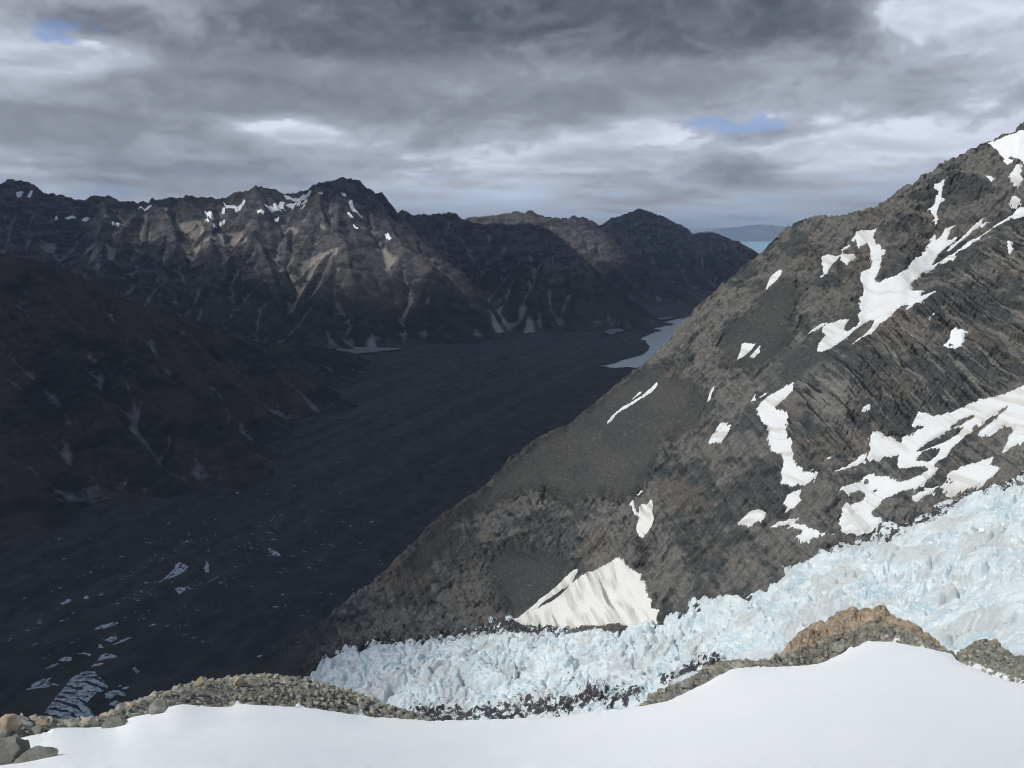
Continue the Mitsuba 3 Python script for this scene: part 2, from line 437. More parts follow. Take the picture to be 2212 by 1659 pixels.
def far_mesh(key, xs, ys, segs, mat, seed, rough, label, keep_fn=None, fan=(0.30, 130.0), warp=26, chute=0.0, aprons=(), grown=1.0):
    X, Y = np.meshgrid(xs, ys)
    wx = warp * gfbm(X / 260, Y / 260, 3, seed); wy = warp * gfbm(X / 260, Y / 260, 3, seed + 50)
    Z = ridge_field(xs, ys, segs, wx, wy, FLOOR - 200)
    h = np.clip((Z - FLOOR) / 1500, 0, 1.2)
    # scree aprons: the lowest slopes lean back
    low = fan[1]
    d = Z - FLOOR
    Z = np.where(d < low, FLOOR + low * (np.exp(np.clip(d / low, -3, 1) - 1) * 1.0), Z)
    Z = Z - (FLOOR + low * np.exp(-2.2)) + FLOOR - 8
    amp = rough * sstep(.0, .25, h)
    Z = Z + amp * (ridged(X / 300, Y / 300, 5, seed + 7, .55) - .35) + amp * (.30 + .45 * sstep(.45, .9, h)) * (ridged(X / 80, Y / 100, 3, seed + 9) - .35)
    dx = xs[1] - xs[0]
    hollow = gaussian_filter(Z, 60 / dx) - Z
    u = .30 + hollow / 30 * .42 + (gaussian_filter(Z, 22 / dx) - Z) / 9 * .10
    gx, gy = np.gradient(Z, dx)
    slope = np.hypot(gx, gy)
    u = u - sstep(.80, 1.2, slope) * .22 + sstep(.75, .5, slope) * sstep(.30, .5, h) * .12 + .06 - chute
    ask, mask = Field(xs, ys, Z), np.zeros_like(Z)
    for pts in aprons:
        a = np.array(pts, float); P, ok = ask.hit(a[:, 0], a[:, 1], 3000, 15000, 15.0)
        if ok.sum() > 2:
            mask = np.maximum(mask, shapely.contains_xy(Polygon(P[ok][:, :2]).buffer(0), X, Y))
    u = np.minimum(u, .66)
    u = np.maximum(u, .15 + .72 * gaussian_filter(mask, 2.2) + .5 * (u - .35))
    V = np.stack([X, Y, Z], -1).reshape(-1, 3)
    uv = np.stack([np.clip(u, 0, 1), h * grown], -1).reshape(-1, 2)
    keep = None if keep_fn is None else Y < np.interp(X, keep_fn[:, 0], keep_fn[:, 1]) + 420
    put(key, V, grid_faces(len(ys), len(xs), keep), mat, True, uv, label, kind='structure')
    return xs, ys, Z


class Field:
    """a height field that can be asked for heights and hit by a sight line"""
    def __init__(self, xs, ys, Z):
        self.xs, self.ys, self.Z = xs, ys, Z

    def __call__(self, x, y):
        i = np.interp(x, self.xs, np.arange(len(self.xs))); j = np.interp(y, self.ys, np.arange(len(self.ys)))
        return map_coordinates(self.Z, [np.ravel(j), np.ravel(i)], order=1).reshape(np.shape(x))

    def hit(self, px, py, r0, r1, step):
        d = ray(px, py); d = d / np.hypot(d[..., 0], d[..., 1])[..., None]
        r = np.arange(r0, r1, step)
        P = d[:, None, :] * r[None, :, None]
        under = P[..., 2] < self(P[..., 0], P[..., 1])
        first = np.where(under.any(1), under.argmax(1), -1)
        lo = np.where(first > 0, r[np.maximum(first - 1, 0)], np.nan); hi = lo + step
        for _ in range(12):
            m = (lo + hi) / 2; Q = d * m[:, None]
            w = Q[:, 2] < self(Q[:, 0], Q[:, 1])
            hi = np.where(w, m, hi); lo = np.where(w, lo, m)
        return d * ((lo + hi) / 2)[:, None], first > 0


rng = np.random.default_rng(11)
Z1 = lambda pts, r: [(.4 * x, 309.7 + .4 * y, r(.4 * x)) for x, y in pts]
Z2 = lambda pts, r: [(796.3 + .4 * x, 309.7 + .4 * y, r(796.3 + .4 * x)) for x, y in pts]
ZC = lambda pts: [(353.9 + .24 * x, 353.9 + .24 * y, r) for x, y, r in pts]

# -- the dark spurred range across the valley
r_west = lambda x: np.interp(x, [-200, 0, 400, 740, 860, 966], [10600, 10300, 9700, 9600, 9900, 10500])
crest_west = polyline([(-190, 420, 10700), (-90, 405, 10500)] + Z1([(0, 215), (60, 195), (110, 195), (170, 215), (230, 265), (300, 270), (450, 300), (520, 285), (600, 285), (665, 315), (700, 312), (800, 320), (860, 310), (920, 290), (1000, 280), (1060, 290), (1110, 285), (1170, 300), (1220, 285), (1275, 258), (1310, 262), (1380, 222), (1430, 235), (1470, 240), (1530, 268), (1600, 265), (1665, 245), (1690, 228), (1740, 205), (1800, 200), (1855, 178), (1900, 195), (1950, 210), (2000, 250), (2020, 272), (2060, 268), (2090, 300), (2140, 370), (2175, 362)], r_west)
                      + Z2([(215, 370), (250, 390), (300, 395), (375, 372), (390, 385), (425, 368), (470, 378), (510, 415)], r_west))
spurs_west = [polyline(ZC(s)) for s in (
    [(1400, 160, 9500), (1400, 330, 9250), (1450, 520, 8950), (1640, 700, 8500), (1690, 1000, 8150), (1760, 1400, 7750), (1740, 1640, 7550)],
    [(830, 185, 9600), (880, 380, 9300), (800, 610, 8950), (940, 870, 8500), (1010, 1150, 8100), (1100, 1550, 7650)],
    [(800, 610, 8950), (640, 780, 8650), (520, 1000, 8350), (430, 1300, 8000)],
    [(1960, 265, 9850), (2120, 480, 9500), (2240, 600, 9250), (2330, 900, 8850), (2450, 1250, 8450), (2560, 1500, 8150)],
    [(-100, 300, 9800), (60, 480, 9400), (110, 680, 9050), (60, 900, 8700), (-60, 1200, 8300)],
)] + [polyline(s) for s in (
    [(966, 457, 10500), (1000, 476, 10400), (1050, 482, 10250), (1110, 484, 10100), (1160, 484, 9950), (1212, 510, 9750), (1240, 540, 9600), (1290, 600, 9400), (1340, 660, 9150), (1390, 700, 8950)],
    [(1110, 484, 10100), (1130, 560, 9600), (1170, 640, 9100), (1200, 715, 8600)],
    [(930, 480, 10300), (935, 560, 9600), (980, 640, 9000), (1010, 730, 8300)],
    [(230, 425, 9950), (225, 480, 9500), (190, 540, 9100), (150, 620, 8700)],
    [(60, 400, 10300), (40, 480, 9700), (20, 560, 9200)],
)]
FARP = lambda pts: [(353.9 + .24 * x, 353.9 + .24 * y) for x, y in pts]
FARQ = lambda pts: [(.4 * x, 309.7 + .4 * y) for x, y in pts]
APRONS = [FARP(a) for a in ([(95, 660), (200, 690), (330, 735), (350, 775), (250, 775), (120, 750)], [(575, 650), (640, 590), (700, 560), (800, 630), (740, 715), (600, 695)], [(340, 700), (480, 620), (560, 560), (610, 600), (550, 700), (480, 775), (370, 775)],
          [(1110, 815), (1250, 830), (1400, 775), (1630, 695), (1600, 745), (1480, 870), (1390, 940), (1280, 1015), (1220, 985), (1150, 920)], [(1790, 775), (1880, 735), (2000, 725), (2060, 800), (2130, 775), (2110, 905), (2050, 915), (1940, 840)], [(1035, 880), (1120, 945), (1250, 1050), (1230, 1085), (1090, 960)],
          [(850, 830), (905, 850), (880, 930), (820, 910)], [(1020, 530), (1200, 560), (1260, 590), (1100, 620)], [(830, 640), (900, 640), (960, 700), (900, 690)], [(1350, 470), (1480, 500), (1500, 620), (1420, 600)])] + \
         [FARQ(a) for a in ([(440, 560), (600, 555), (690, 600), (620, 640), (540, 720), (500, 690)], [(840, 340), (920, 330), (930, 400), (860, 420)], [(950, 420), (1090, 400), (1120, 470), (980, 480)], [(150, 520), (300, 490), (330, 540), (160, 590)], [(1975, 1090), (2000, 960), (2035, 900), (2010, 1010), (2050, 1100), (1980, 1110)], [(2120, 1100), (2135, 990), (2150, 1100)])] + \
         [[(x * .4 + 796.3, y * .4 + 309.7) for x, y in a] for a in ([(800, 1060), (840, 960), (780, 850), (700, 760), (740, 790), (830, 900), (900, 1040)], [(790, 1065), (640, 900), (560, 830), (690, 930), (840, 1050)], [(620, 1005), (500, 890), (530, 895), (630, 1000)], [(860, 1040), (820, 830), (880, 900), (920, 1030)], [(640, 420), (700, 450), (650, 560), (620, 500)])]
toward = np.array([0.0, -1.0])
segs = seg_list(crest_west, 1.15, 2600)
s1, l1 = spur_children(crest_west, rng, 430, .70, 1900, 1.2, 1.57, toward, 1400, 1)
segs += s1
for P in spurs_west:
    segs += seg_list(P, 1.15, 1500)
    s2, l2 = spur_children(P, rng, 200, .80, 650, 1.3, 1.0, None, 700, 2); segs += s2
for P in l1:
    s2, _ = spur_children(P, rng, 200, .86, 480, 1.35, .95, None, 500, 2); segs += s2
west = Field(*far_mesh('mountain_range', np.arange(-9400, 2600, 15.0), np.arange(6700, 11300, 13.0), segs, 'far_slope_material', 3, 46,
                       'dark spurred mountain range across the valley with snow flecks below its rounded summit', np.vstack([crest_west[np.argsort(crest_west[:, 0])], [[3000, 9500, 0]]]), aprons=APRONS))

# -- the paler ridge and the blue peak further down the valley
r_mid = lambda x: np.interp(x, [880, 1000, 1140, 1300], [13200, 13300, 13300, 13900])
crest_mid = polyline([(800, 480, 13200)] + Z2([(185, 400), (225, 388), (300, 372), (330, 385), (430, 415), (530, 405), (620, 388), (700, 385), (760, 375), (810, 360), (840, 374), (880, 360), (920, 380), (990, 395), (1040, 405), (1120, 390), (1170, 400), (1210, 420), (1240, 440)], r_mid)
                     + [(1310, 520, 13300), (1350, 560, 12900), (1400, 600, 12500), (1470, 630, 12200), (1500, 648, 12000)])
r_blue = lambda x: np.interp(x, [1290, 1380, 1640], [15800, 16500, 18000])
crest_blue = polyline([(1240, 520, 15500)] + Z2([(1250, 440), (1320, 400), (1400, 375), (1450, 350), (1500, 360), (1560, 380), (1620, 405), (1700, 445), (1750, 480), (1810, 478), (1860, 478), (1920, 500), (2000, 525), (2050, 555), (2105, 590)], r_blue)
                      + [(1700, 585, 18300), (1800, 640, 18800)])
segs = seg_list(crest_mid, 1.0, 2600)
s1, l1 = spur_children(crest_mid, rng, 420, .60, 2500, 1.1, 1.4, toward, 1500, 1); segs += s1
for P in l1:
    s2, _ = spur_children(P, rng, 230, .8, 560, 1.3, .95, None, 600, 2); segs += s2
pale = Field(*far_mesh('mountain_range_001', np.arange(-2600, 5200, 20.0), np.arange(9000, 14600, 20.0), segs, 'far_slope_material', 23, 46,
                       'pale jagged ridge behind the dark range, right of the summit with snow flecks'))
segs = seg_list(crest_blue, .95, 3200)
s1, l1 = spur_children(crest_blue, rng, 420, .58, 2800, 1.1, 1.57, toward, 1800, 1); segs += s1
for P in l1:
    s2, _ = spur_children(P, rng, 260, .75, 640, 1.2, .95, None, 700, 2); segs += s2
far_mesh('mountain_range_002', np.arange(600, 9800, 26.0), np.arange(12400, 20500, 26.0), segs, 'far_slope_material', 43, 40,
         'dark blue pyramid peak with a long ridge falling right to the distant plain')

# -- the near dark spur on the left
crest_spur = polyline([(-300, 480, 4900), (-120, 522, 4820), (0, 542, 4800), (24, 550, 4800), (60, 556, 4810), (100, 560, 4820), (170, 590, 4880), (250, 632, 4960), (300, 652, 5000), (360, 668, 5180), (430, 690, 5400), (500, 714, 5610), (560, 735, 5800), (640, 742, 6020), (700, 746, 6180), (760, 757, 6330), (800, 774, 6470), (812, 784, 6540)])
segs = seg_list(crest_spur, 1.0, 1800)
for a in ([(60, 556, 4810), (100, 640, 4500), (140, 750, 4250), (190, 860, 4050)], [(-120, 522, 4820), (-120, 640, 4400), (-80, 800, 3950), (-20, 950, 3650), (30, 1020, 3500)],
          [(250, 632, 4960), (310, 720, 4750), (370, 815, 4600)], [(430, 690, 5400), (470, 760, 5200), (500, 820, 5100)]):
    P = polyline(a); segs += seg_list(P, 1.0, 900)
    s2, _ = spur_children(P, rng, 110, .80, 420, 1.15, .95, None, 500, 2); segs += s2
s1, l1 = spur_children(crest_spur, rng, 150, .64, 1000, 1.15, 1.15, toward, 700, 1); segs += s1
for P in l1:
    s2, _ = spur_children(P, rng, 100, .80, 260, 1.15, .9, None, 300, 2); segs += s2
far_mesh('mountain_spur', np.arange(-4300, -450, 10.5), np.arange(2500, 6900, 11.0), segs, 'far_slope_material', 63, 30,
         'near black spur on the left, scree chutes running down to the valley glacier', fan=(.3, 90.0), warp=14, chute=.11, grown=.45)

# ------------------------------------------------------------------ the valley floor and what lies on it
xs = np.arange(-5200, 4700, 24.0)
ys = [1150.0]
while ys[-1] < 13500:
    ys.append(ys[-1] + max(6.0, ys[-1] * .0048))
ys = np.array(ys)
X, Y = np.meshgrid(xs, ys)
lx, ly = X * .93 - Y * .36, X * .36 + Y * .93
fade = sstep(9500, 6500, Y)
VZ = FLOOR + fade * (12 * gfbm(lx / 240, ly / 1100, 3, 70) + 9 * gfbm(X / 120, Y / 150, 4, 71) + 4 * ridged(X / 60, Y / 70, 3, 72)) - (1 - fade) * 4
lake_edge = np.array([(1275, 794), (1320, 787), (1350, 777), (1385, 768), (1400, 757), (1404, 748), (1395, 738), (1386, 731), (1405, 722), (1415, 718), (1414, 708), (1425, 700), (1440, 695), (1470, 688), (1530, 690), (1560, 720), (1500, 760), (1440, 790), (1400, 800), (1370, 796), (1340, 796)], float)
LP = on_level(lake_edge[:, 0], lake_edge[:, 1], FLOOR - 10)
lake_poly = Polygon(LP[:, :2])
inside = shapely.contains_xy(lake_poly, X, Y)
sd = distance_transform_edt(inside) - distance_transform_edt(~inside)
VZ = np.where(inside, FLOOR - 25, VZ)
near = np.clip(distance_transform_edt(~inside) * 20, 0, 200)
VZ = np.where(~inside, np.maximum(VZ, FLOOR - 7), VZ)
put('valley_floor', np.stack([X, Y, VZ], -1).reshape(-1, 3), grid_faces(len(ys), len(xs)), 'debris_material', True,
    np.zeros((X.size, 2)), 'rubble covered valley glacier, dark grey and hummocky, filling the valley', kind='structure')
valley = Field(xs, ys, VZ)


def flat_sheet(key, poly, z, mat, label, kind=None, cat=None, thick=0.0):
    tri = trimesh.creation.triangulate_polygon(poly, engine='earcut')
    v = np.column_stack([tri[0], np.full(len(tri[0]), z)])
    put(key, v, tri[1], mat, False, None, label, cat, kind=kind)


flat_sheet('lake', lake_poly.buffer(60), FLOOR - 10, 'water_material', 'milky grey glacial lake between the dark glacier and the near mountain', 'structure')
g = np.array([(700, 751), (740, 749), (800, 750), (872, 752), (850, 756), (810, 760), (770, 764), (740, 760)], float)
G = on_level(g[:, 0], g[:, 1], FLOOR + 16)
flat_sheet('river_flat', Polygon(G[:, :2]), FLOOR + 16, 'gravel_material', 'pale gravel flat of a braided river at the mouth of the side valley', 'structure')
for text, g in (('small pale gravel spit at the foot of the far range near the lake', [(1304, 716), (1318, 711), (1342, 709), (1350, 714), (1330, 718), (1322, 723)]), ('pale beach strip at the head of the lake', [(1385, 691), (1420, 687), (1452, 684), (1450, 688), (1415, 692)])):
    g = np.array(g, float); G = on_level(g[:, 0], g[:, 1], FLOOR + 14)
    flat_sheet(numbered('gravel_bank'), Polygon(G[:, :2]), FLOOR + 14, 'gravel_material', text, 'structure')
v = np.array([[-120000, 2500, -1150], [120000, 2500, -1150], [120000, 120000, -1150], [-120000, 120000, -1150.0]])
put('plain', v, np.array([[0, 1, 2], [0, 2, 3]]), 'plain_material', False, None, 'hazy plain far beyond the mountains', kind='structure')

lw = np.array([(1480, 548), (1560, 520), (1620, 514), (1690, 515), (1760, 517), (1900, 520), (1900, 560), (1700, 556), (1640, 552), (1560, 550)], float)
LW = on_level(lw[:, 0], lw[:, 1], -1148.0)
flat_sheet('far_lake', Polygon(LW[:, :2]), -1148.0, 'far_water_material', 'turquoise lake on the distant plain', 'structure')
hx_, hy_ = np.arange(14000, 46000, 350.0), np.arange(70000, 92000, 500.0)
HX, HY = np.meshgrid(hx_, hy_)
HZ = -1180 + 1240 * np.exp(-((HX - 24500) / 7500) ** 2) * np.exp(-((HY - 81000) / 5500) ** 2) * (.75 + .5 * ridged(HX / 6000, HY / 6000, 4, 301)) + 900 * np.exp(-((HX - 37000) / 6500) ** 2 - ((HY - 83000) / 5000) ** 2) * (.8 + .4 * ridged(HX / 5000, HY / 5000, 4, 302))
put('hills', np.stack([HX, HY, HZ], -1).reshape(-1, 3), grid_faces(len(hy_), len(hx_)), 'hazy_hill_material', True, None, 'faint blue hills beyond the turquoise lake', kind='structure')

# bare ice showing through the rubble of the valley glacier
rng = np.random.default_rng(77)
ZIP = lambda pts: [(.24 * x, 1260.8 + .24 * y) for x, y in pts]
Z6P = lambda pts: [(.4 * x, 995.4 + .4 * y) for x, y in pts]


def valley_sheet(key, pts, mat, label, step=3.5, field=None, cut=0.0, **kw):
    a = np.array(pts, float)
    P, ok = valley.hit(a[:, 0], a[:, 1], 1200, 13000, 12.0)
    poly = Polygon(P[ok][:, :2]).buffer(0)
    x0, y0, x1, y1 = poly.bounds
    gx, gy = np.arange(x0 - 12, x1 + 12, step), np.arange(y0 - 12, y1 + 12, step)
    if len(gx) < 3 or len(gy) < 3:
        return
    GX, GY = np.meshgrid(gx, gy)
    ins = shapely.contains_xy(poly, GX, GY)
    sd = (distance_transform_edt(ins) - distance_transform_edt(~ins)) * step
    sd = sd + .3 * min(12, np.sqrt(poly.area) * .25) * gfbm(GX / 14, GY / 18, 3, 5) - 1
    if field is not None:
        sd = np.minimum(sd, field(GX, GY, poly))
    h = np.clip(sd * .35, -1.5, 2.0)
    put(key, np.stack([GX, GY, valley(GX, GY) + h], -1).reshape(-1, 3), grid_faces(len(gy), len(gx), sd > -step * 1.6), mat, True, None, label, **kw)


def ragged(GX, GY, poly):
    lx_, ly_ = GX * .93 - GY * .36, GX * .36 + GY * .93
    return (gfbm(lx_ / 13, ly_ / 30, 4, 15, .6) + .26) * 11


def ogives(GX, GY, poly):
    c = np.array(poly.centroid.coords[0]); x0, y0, x1, y1 = poly.bounds
    u = (GX - c[0]) * .93 - (GY - c[1]) * .36; w = (GX - c[0]) * .36 + (GY - c[1]) * .93
    s = (w + u * u / 520 + 9 * gfbm(GX / 55, GY / 55, 3, 8)) / 21.0
    return (np.sin(s * 2 * math.pi) + .55 + 1.5 * gfbm(GX / 26, GY / 34, 3, 9)) * 5


valley_sheet('ice_dome', ZIP([(395, 1160), (430, 1110), (520, 1000), (600, 905), (640, 850), (760, 790), (860, 788), (882, 830), (932, 870), (978, 940), (935, 965), (850, 1000), (780, 1090), (862, 1205), (760, 1260), (700, 1280), (430, 1290)]), 'bare_ice_material',
             'banded dome of bare grey ice at the lower left of the valley glacier', 2.6, ogives, kind='structure')
ICE = [('long pale ice ledge above the banded dome', [(828, 412), (900, 378), (1000, 350), (1060, 342), (1067, 360), (1000, 387), (900, 412)]),
       ('slanting ice ledge right of the little ice cluster', [(1000, 558), (1080, 510), (1180, 478), (1197, 485), (1100, 528)]),
       ('broken ice face below the long ice ledge', [(900, 490), (960, 500), (1030, 448), (1065, 452), (1050, 502), (1000, 528), (950, 515)]),
       ('small square ice face in the middle of the ice cluster', [(878, 572), (890, 545), (920, 543), (932, 577), (900, 582)]),
       ('blocky ice patch left of the ice cluster', [(522, 692), (580, 658), (642, 658), (647, 697), (560, 702)]),
       ('thin ice streak trailing down left from the blocky patch', [(398, 768), (460, 730), (527, 713), (522, 727), (440, 762)]),
       ('feathered ice face just above the banded dome', [(868, 702), (900, 648), (960, 622), (1035, 640), (1065, 660), (960, 684)]),
       ('short ice bar touching the top of the banded dome', [(816, 748), (860, 713), (942, 713), (900, 737)]),
       ('curved ice lip left above the banded dome', [(665, 630), (760, 618), (852, 648), (800, 648)]),
       ('ragged ice field left of the banded dome', [(218, 962), (290, 900), (400, 848), (482, 843), (430, 872), (500, 900), (552, 912), (470, 912), (420, 942), (330, 942)]),
       ('ice patch far right of the banded dome', [(1185, 770), (1210, 743), (1264, 792), (1230, 814)]),
       ('grey ice showing behind the rubble at the lower left', [(128, 1254), (200, 1222), (280, 1243), (334, 1284), (250, 1304), (160, 1294)]),
       ('ice face behind the rubble right of the banded dome', [(976, 1082), (1040, 1048), (1114, 1082), (1060, 1108), (1000, 1102)]),
       ('small ice lens right of the banded dome', [(1086, 942), (1160, 918), (1174, 937), (1120, 953)]),
       ('knotted ice patch at the right shoulder of the banded dome', [(936, 992), (1000, 958), (1080, 958), (1154, 1008), (1060, 1002), (1000, 1033), (950, 1033)]),
       ('scattered ice face high on the glacier, right of centre of the dark ice', [(1576, 28), (1620, 60), (1692, 18), (1704, 47), (1640, 82), (1612, 103)]),
       ('small white ice patch upper left of the long ledge', [(536, 184), (590, 143), (640, 138), (622, 168), (570, 188)]),
       ('white ice fleck between two slanting ones', [(742, 133), (780, 98), (804, 127), (770, 138)]),
       ('slanting ice fleck right of the white fleck', [(882, 108), (942, 70), (922, 103)]),
       ('thin ice bar far right of the long ledge', [(1316, 384), (1400, 356), (1404, 372), (1330, 388)])]
for text, pts in ICE:
    valley_sheet(numbered('ice_patch'), ZIP(pts), 'bare_ice_material', text, 2.2, ragged, cat='ice patch', group='bare ice patches on the valley glacier')
for text, pts in (('long ice scarp slanting up right, highest large ice on the dark glacier', [(855, 658), (915, 608), (965, 545), (985, 552), (1015, 570), (1000, 597), (930, 632)]), ('hooked ice face right of the long scarp', [(1098, 580), (1115, 540), (1128, 560), (1128, 602), (1108, 602)]),
                  ('ice face below the long scarp', [(940, 690), (1024, 676), (1000, 700), (972, 724)]), ('ice scar far to the right on the dark glacier', [(1440, 468), (1470, 478), (1525, 510), (1470, 515)])):
    valley_sheet(numbered('ice_patch'), Z6P(pts), 'bare_ice_material', text, 2.8, ragged, cat='ice patch', group='bare ice patches on the valley glacier')
vs, fs, o_ = [], [], 0
while len(vs) < 900:
    t_ = rng.uniform(0, 1)
    px = rng.normal(640 - 440 * t_, 230); py = 224 * t_ + 1100 + rng.normal(0, 70) + (620 - px) * .10
    if not -60 < px < 860:
        continue
    P, ok = valley.hit(np.array([px]), np.array([py]), 1200, 8000, 12.0)
    if not ok[0]:
        continue
    fx_, fy_ = P[0, 0] * .93 - P[0, 1] * .36, P[0, 0] * .36 + P[0, 1] * .93
    if gfbm(np.array([fx_ / 70]), np.array([fy_ / 170]), 3, 12)[0] < .16:
        continue
    s = .9 * (1 - rng.uniform(0, 1)) ** -.45
    s = min(s, 4.5); n_ = 9; th = np.linspace(0, 2 * math.pi, n_, endpoint=False)
    rad = s * rng.uniform(.3, 1.15, n_)
    ex, ey = rad * np.cos(th) * rng.uniform(1.2, 3.0), rad * np.sin(th) * .8
    a_ = .45 + rng.normal(0, .3); ca, sa = math.cos(a_), math.sin(a_)
    X_, Y_ = P[0, 0] + ex * ca - ey * sa, P[0, 1] + ex * sa + ey * ca
    vs.append(np.vstack([np.column_stack([X_, Y_, valley(X_, Y_) + .2]), [[P[0, 0], P[0, 1], P[0, 2] + s * .5]]]))
    fs.append(np.column_stack([np.arange(n_), (np.arange(n_) + 1) % n_, np.full(n_, n_)]) + o_); o_ += n_ + 1
put('ice_flecks', np.vstack(vs), np.vstack(fs), 'bare_ice_material', False, None, 'small flecks of bare ice strewn over the dark rubble', kind='stuff')

# snow left in the hollows of the far range
FARP = lambda pts: [(353.9 + .24 * x, 353.9 + .24 * y) for x, y in pts]
FARQ = lambda pts: [(.4 * x, 309.7 + .4 * y) for x, y in pts]
FAR_SNOW = [
    ('curved white snow band just under the saddle left of the highest far summit', FARP([(1085, 285), (1150, 312), (1230, 305), (1300, 260), (1322, 243), (1312, 282), (1250, 322), (1170, 332), (1110, 317)])),
    ('snow streak descending left below the saddle', FARP([(908, 368), (960, 378), (1030, 400), (1062, 427), (1000, 417), (940, 402)])),
    ('forked snow patch between two curved streaks under the saddle', FARP([(983, 370), (1040, 380), (1048, 345), (1087, 348), (1072, 390), (1088, 417), (1050, 402), (1000, 392)])),
    ('lower curved snow streak under the saddle', FARP([(1098, 370), (1180, 355), (1232, 338), (1222, 372), (1150, 407), (1185, 372)])),
    ('wedge of snow below the second far summit, left side', FARP([(538, 348), (580, 375), (642, 380), (632, 397), (570, 397)])),
    ('snow streak rising right to the second far summit', FARP([(638, 395), (680, 378), (720, 323), (733, 335), (702, 382), (692, 407), (648, 432)])),
    ('slanting snow gash left of the second far summit', FARP([(372, 425), (410, 433), (448, 490), (428, 492)])),
    ('upright snow bar left of the second far summit', FARP([(522, 442), (530, 398), (550, 396), (542, 447)])),
    ('small snow fleck right of the saddle, upper', FARP([(1236, 357), (1290, 318), (1284, 347), (1250, 359)])),
    ('small snow fleck right of the saddle, lower', FARP([(1236, 404), (1272, 362), (1264, 388)])),
    ('long thin snow couloir on the dark right face of the highest far summit', FARP([(1666, 345), (1690, 326), (1704, 380), (1745, 442), (1784, 480), (1690, 410)])),
    ('snow fleck on the left ridge of the highest far summit', FARP([(1390, 268), (1427, 252), (1414, 275)])),
    ('small snow fleck above the curved snow band', FARP([(1202, 262), (1240, 252), (1252, 274)])),
    ('snow fleck near the top of the dark right face', FARP([(1598, 260), (1632, 268), (1642, 293), (1614, 284)])),
    ('snow fleck at mid height on the dark right face', FARP([(1652, 440), (1698, 478), (1680, 474)])),
    ('low snow fleck under the dark right face', FARP([(1706, 545), (1748, 584), (1728, 578)])),
    ('lone snow wedge right of the highest far summit', FARP([(1990, 635), (2016, 626), (2044, 672)])),
    ('snow fleck in the hollow below the second far summit', FARP([(1000, 505), (1032, 482), (1026, 517), (1004, 520)])),
    ('small snow fleck below the second far summit', FARP([(842, 425), (902, 430), (892, 453), (848, 442)])),
    ('snow fleck at the bottom of the left hollow', FARP([(502, 555), (545, 506), (546, 532), (516, 558)])),
    ('round snow fleck left of the bottom of the hollow', FARP([(447, 568), (455, 542), (472, 570)])),
    ('snow fleck above the left hollow', FARP([(372, 508), (397, 503), (404, 518)])),
    ('snow smear on the leftmost far peak, left one', FARQ([(88, 267), (127, 263), (112, 289), (93, 284)])),
    ('snow smear on the leftmost far peak, right one', FARQ([(148, 287), (165, 258), (178, 255), (162, 293)])),
    ('small slanting snow fleck below the leftmost far peak', FARQ([(293, 413), (304, 393), (311, 412)])),
    ('snow ledge below the low skyline left of centre, uppermost of the ledges', FARQ([(353, 404), (385, 392), (408, 402), (370, 408)])),
    ('snow ledge right of the uppermost one', FARQ([(443, 415), (480, 406), (462, 421)])),
    ('flat snow streak alone on the brown slope', FARQ([(606, 440), (664, 438), (640, 450)])),
    ('flat snow streak just below the skyline', FARQ([(746, 355), (800, 340), (818, 338), (790, 359)])),
]
fx, fy = west.xs, west.ys
for text, pts in FAR_SNOW:
    a = np.array(pts, float)
    P, ok = west.hit(a[:, 0], a[:, 1], 7500, 11500, 15.0)
    if ok.sum() < 3:
        continue
    poly = Polygon(P[ok][:, :2]).buffer(4)
    x0, y0, x1, y1 = poly.bounds
    gx, gy = np.arange(x0 - 14, x1 + 14, 4.5), np.arange(y0 - 14, y1 + 14, 4.5)
    GX, GY = np.meshgrid(gx, gy)
    ins = shapely.contains_xy(poly, GX, GY)
    sd = (distance_transform_edt(ins) - distance_transform_edt(~ins)) * 4.5
    put(numbered('far_snow_patch'), np.stack([GX, GY, west(GX, GY) + np.clip(sd * .5 + .8, -6, 4)], -1).reshape(-1, 3), grid_faces(len(gy), len(gx), sd > -9), 'snow_material', True, None, text, 'snow patch', 'snow patches on the far range')

# ------------------------------------------------------------------ the near mountain on the right
base_pts = np.array([(480, 1490, 1210), (540, 1482, 1205), (640, 1452, 1165), (700, 1395, 1180), (800, 1380, 1165), (900, 1375, 1140), (1110, 1345, 1080), (1300, 1345, 1005), (1420, 1335, 965), (1530, 1300, 940),
                     (1700, 1240, 910), (1780, 1172, 930), (1920, 1140, 950), (2060, 1075, 985), (2212, 1010, 1000), (2450, 915, 1030), (2700, 800, 1060)], float)
crest_px = np.array([(480, 1487), (540, 1470), (560, 1427), (610, 1388), (680, 1352), (740, 1310), (760, 1290), (790, 1268), (830, 1238), (862, 1200), (900, 1165), (930, 1132), (960, 1110), (1020, 1070), (1060, 1040), (1110, 985), (1140, 960), (1165, 945), (1230, 915), (1262, 882),
                     (1280, 875), (1310, 850), (1345, 815), (1390, 785), (1440, 735), (1480, 690), (1500, 665), (1560, 610), (1600, 580), (1640, 545), (1680, 505), (1720, 480), (1750, 474), (1790, 466), (1840, 463), (1865, 455), (1890, 450), (1940, 415),
                     (1970, 398), (1985, 392), (2010, 372), (2050, 345), (2090, 325), (2120, 308), (2140, 301), (2180, 290), (2196, 284), (2204, 270), (2230, 255), (2330, 190), (2450, 110), (2700, -20)], float)
az_b, te_b = azel(base_pts[:, 0], base_pts[:, 1]); r_b = base_pts[:, 2]
az_c, te_c = azel(crest_px[:, 0], crest_px[:, 1])
rb_c = np.interp(az_c, az_b, r_b); zb_c = np.interp(az_c, az_b, r_b * te_b)
steep = np.tan(np.radians(np.interp(crest_px[:, 0], [480, 740, 900, 1300, 1640, 2000, 2212], [45, 50, 44, 41, 42, 43, 43])))
r_c = (zb_c - steep * rb_c) / (te_c - steep)
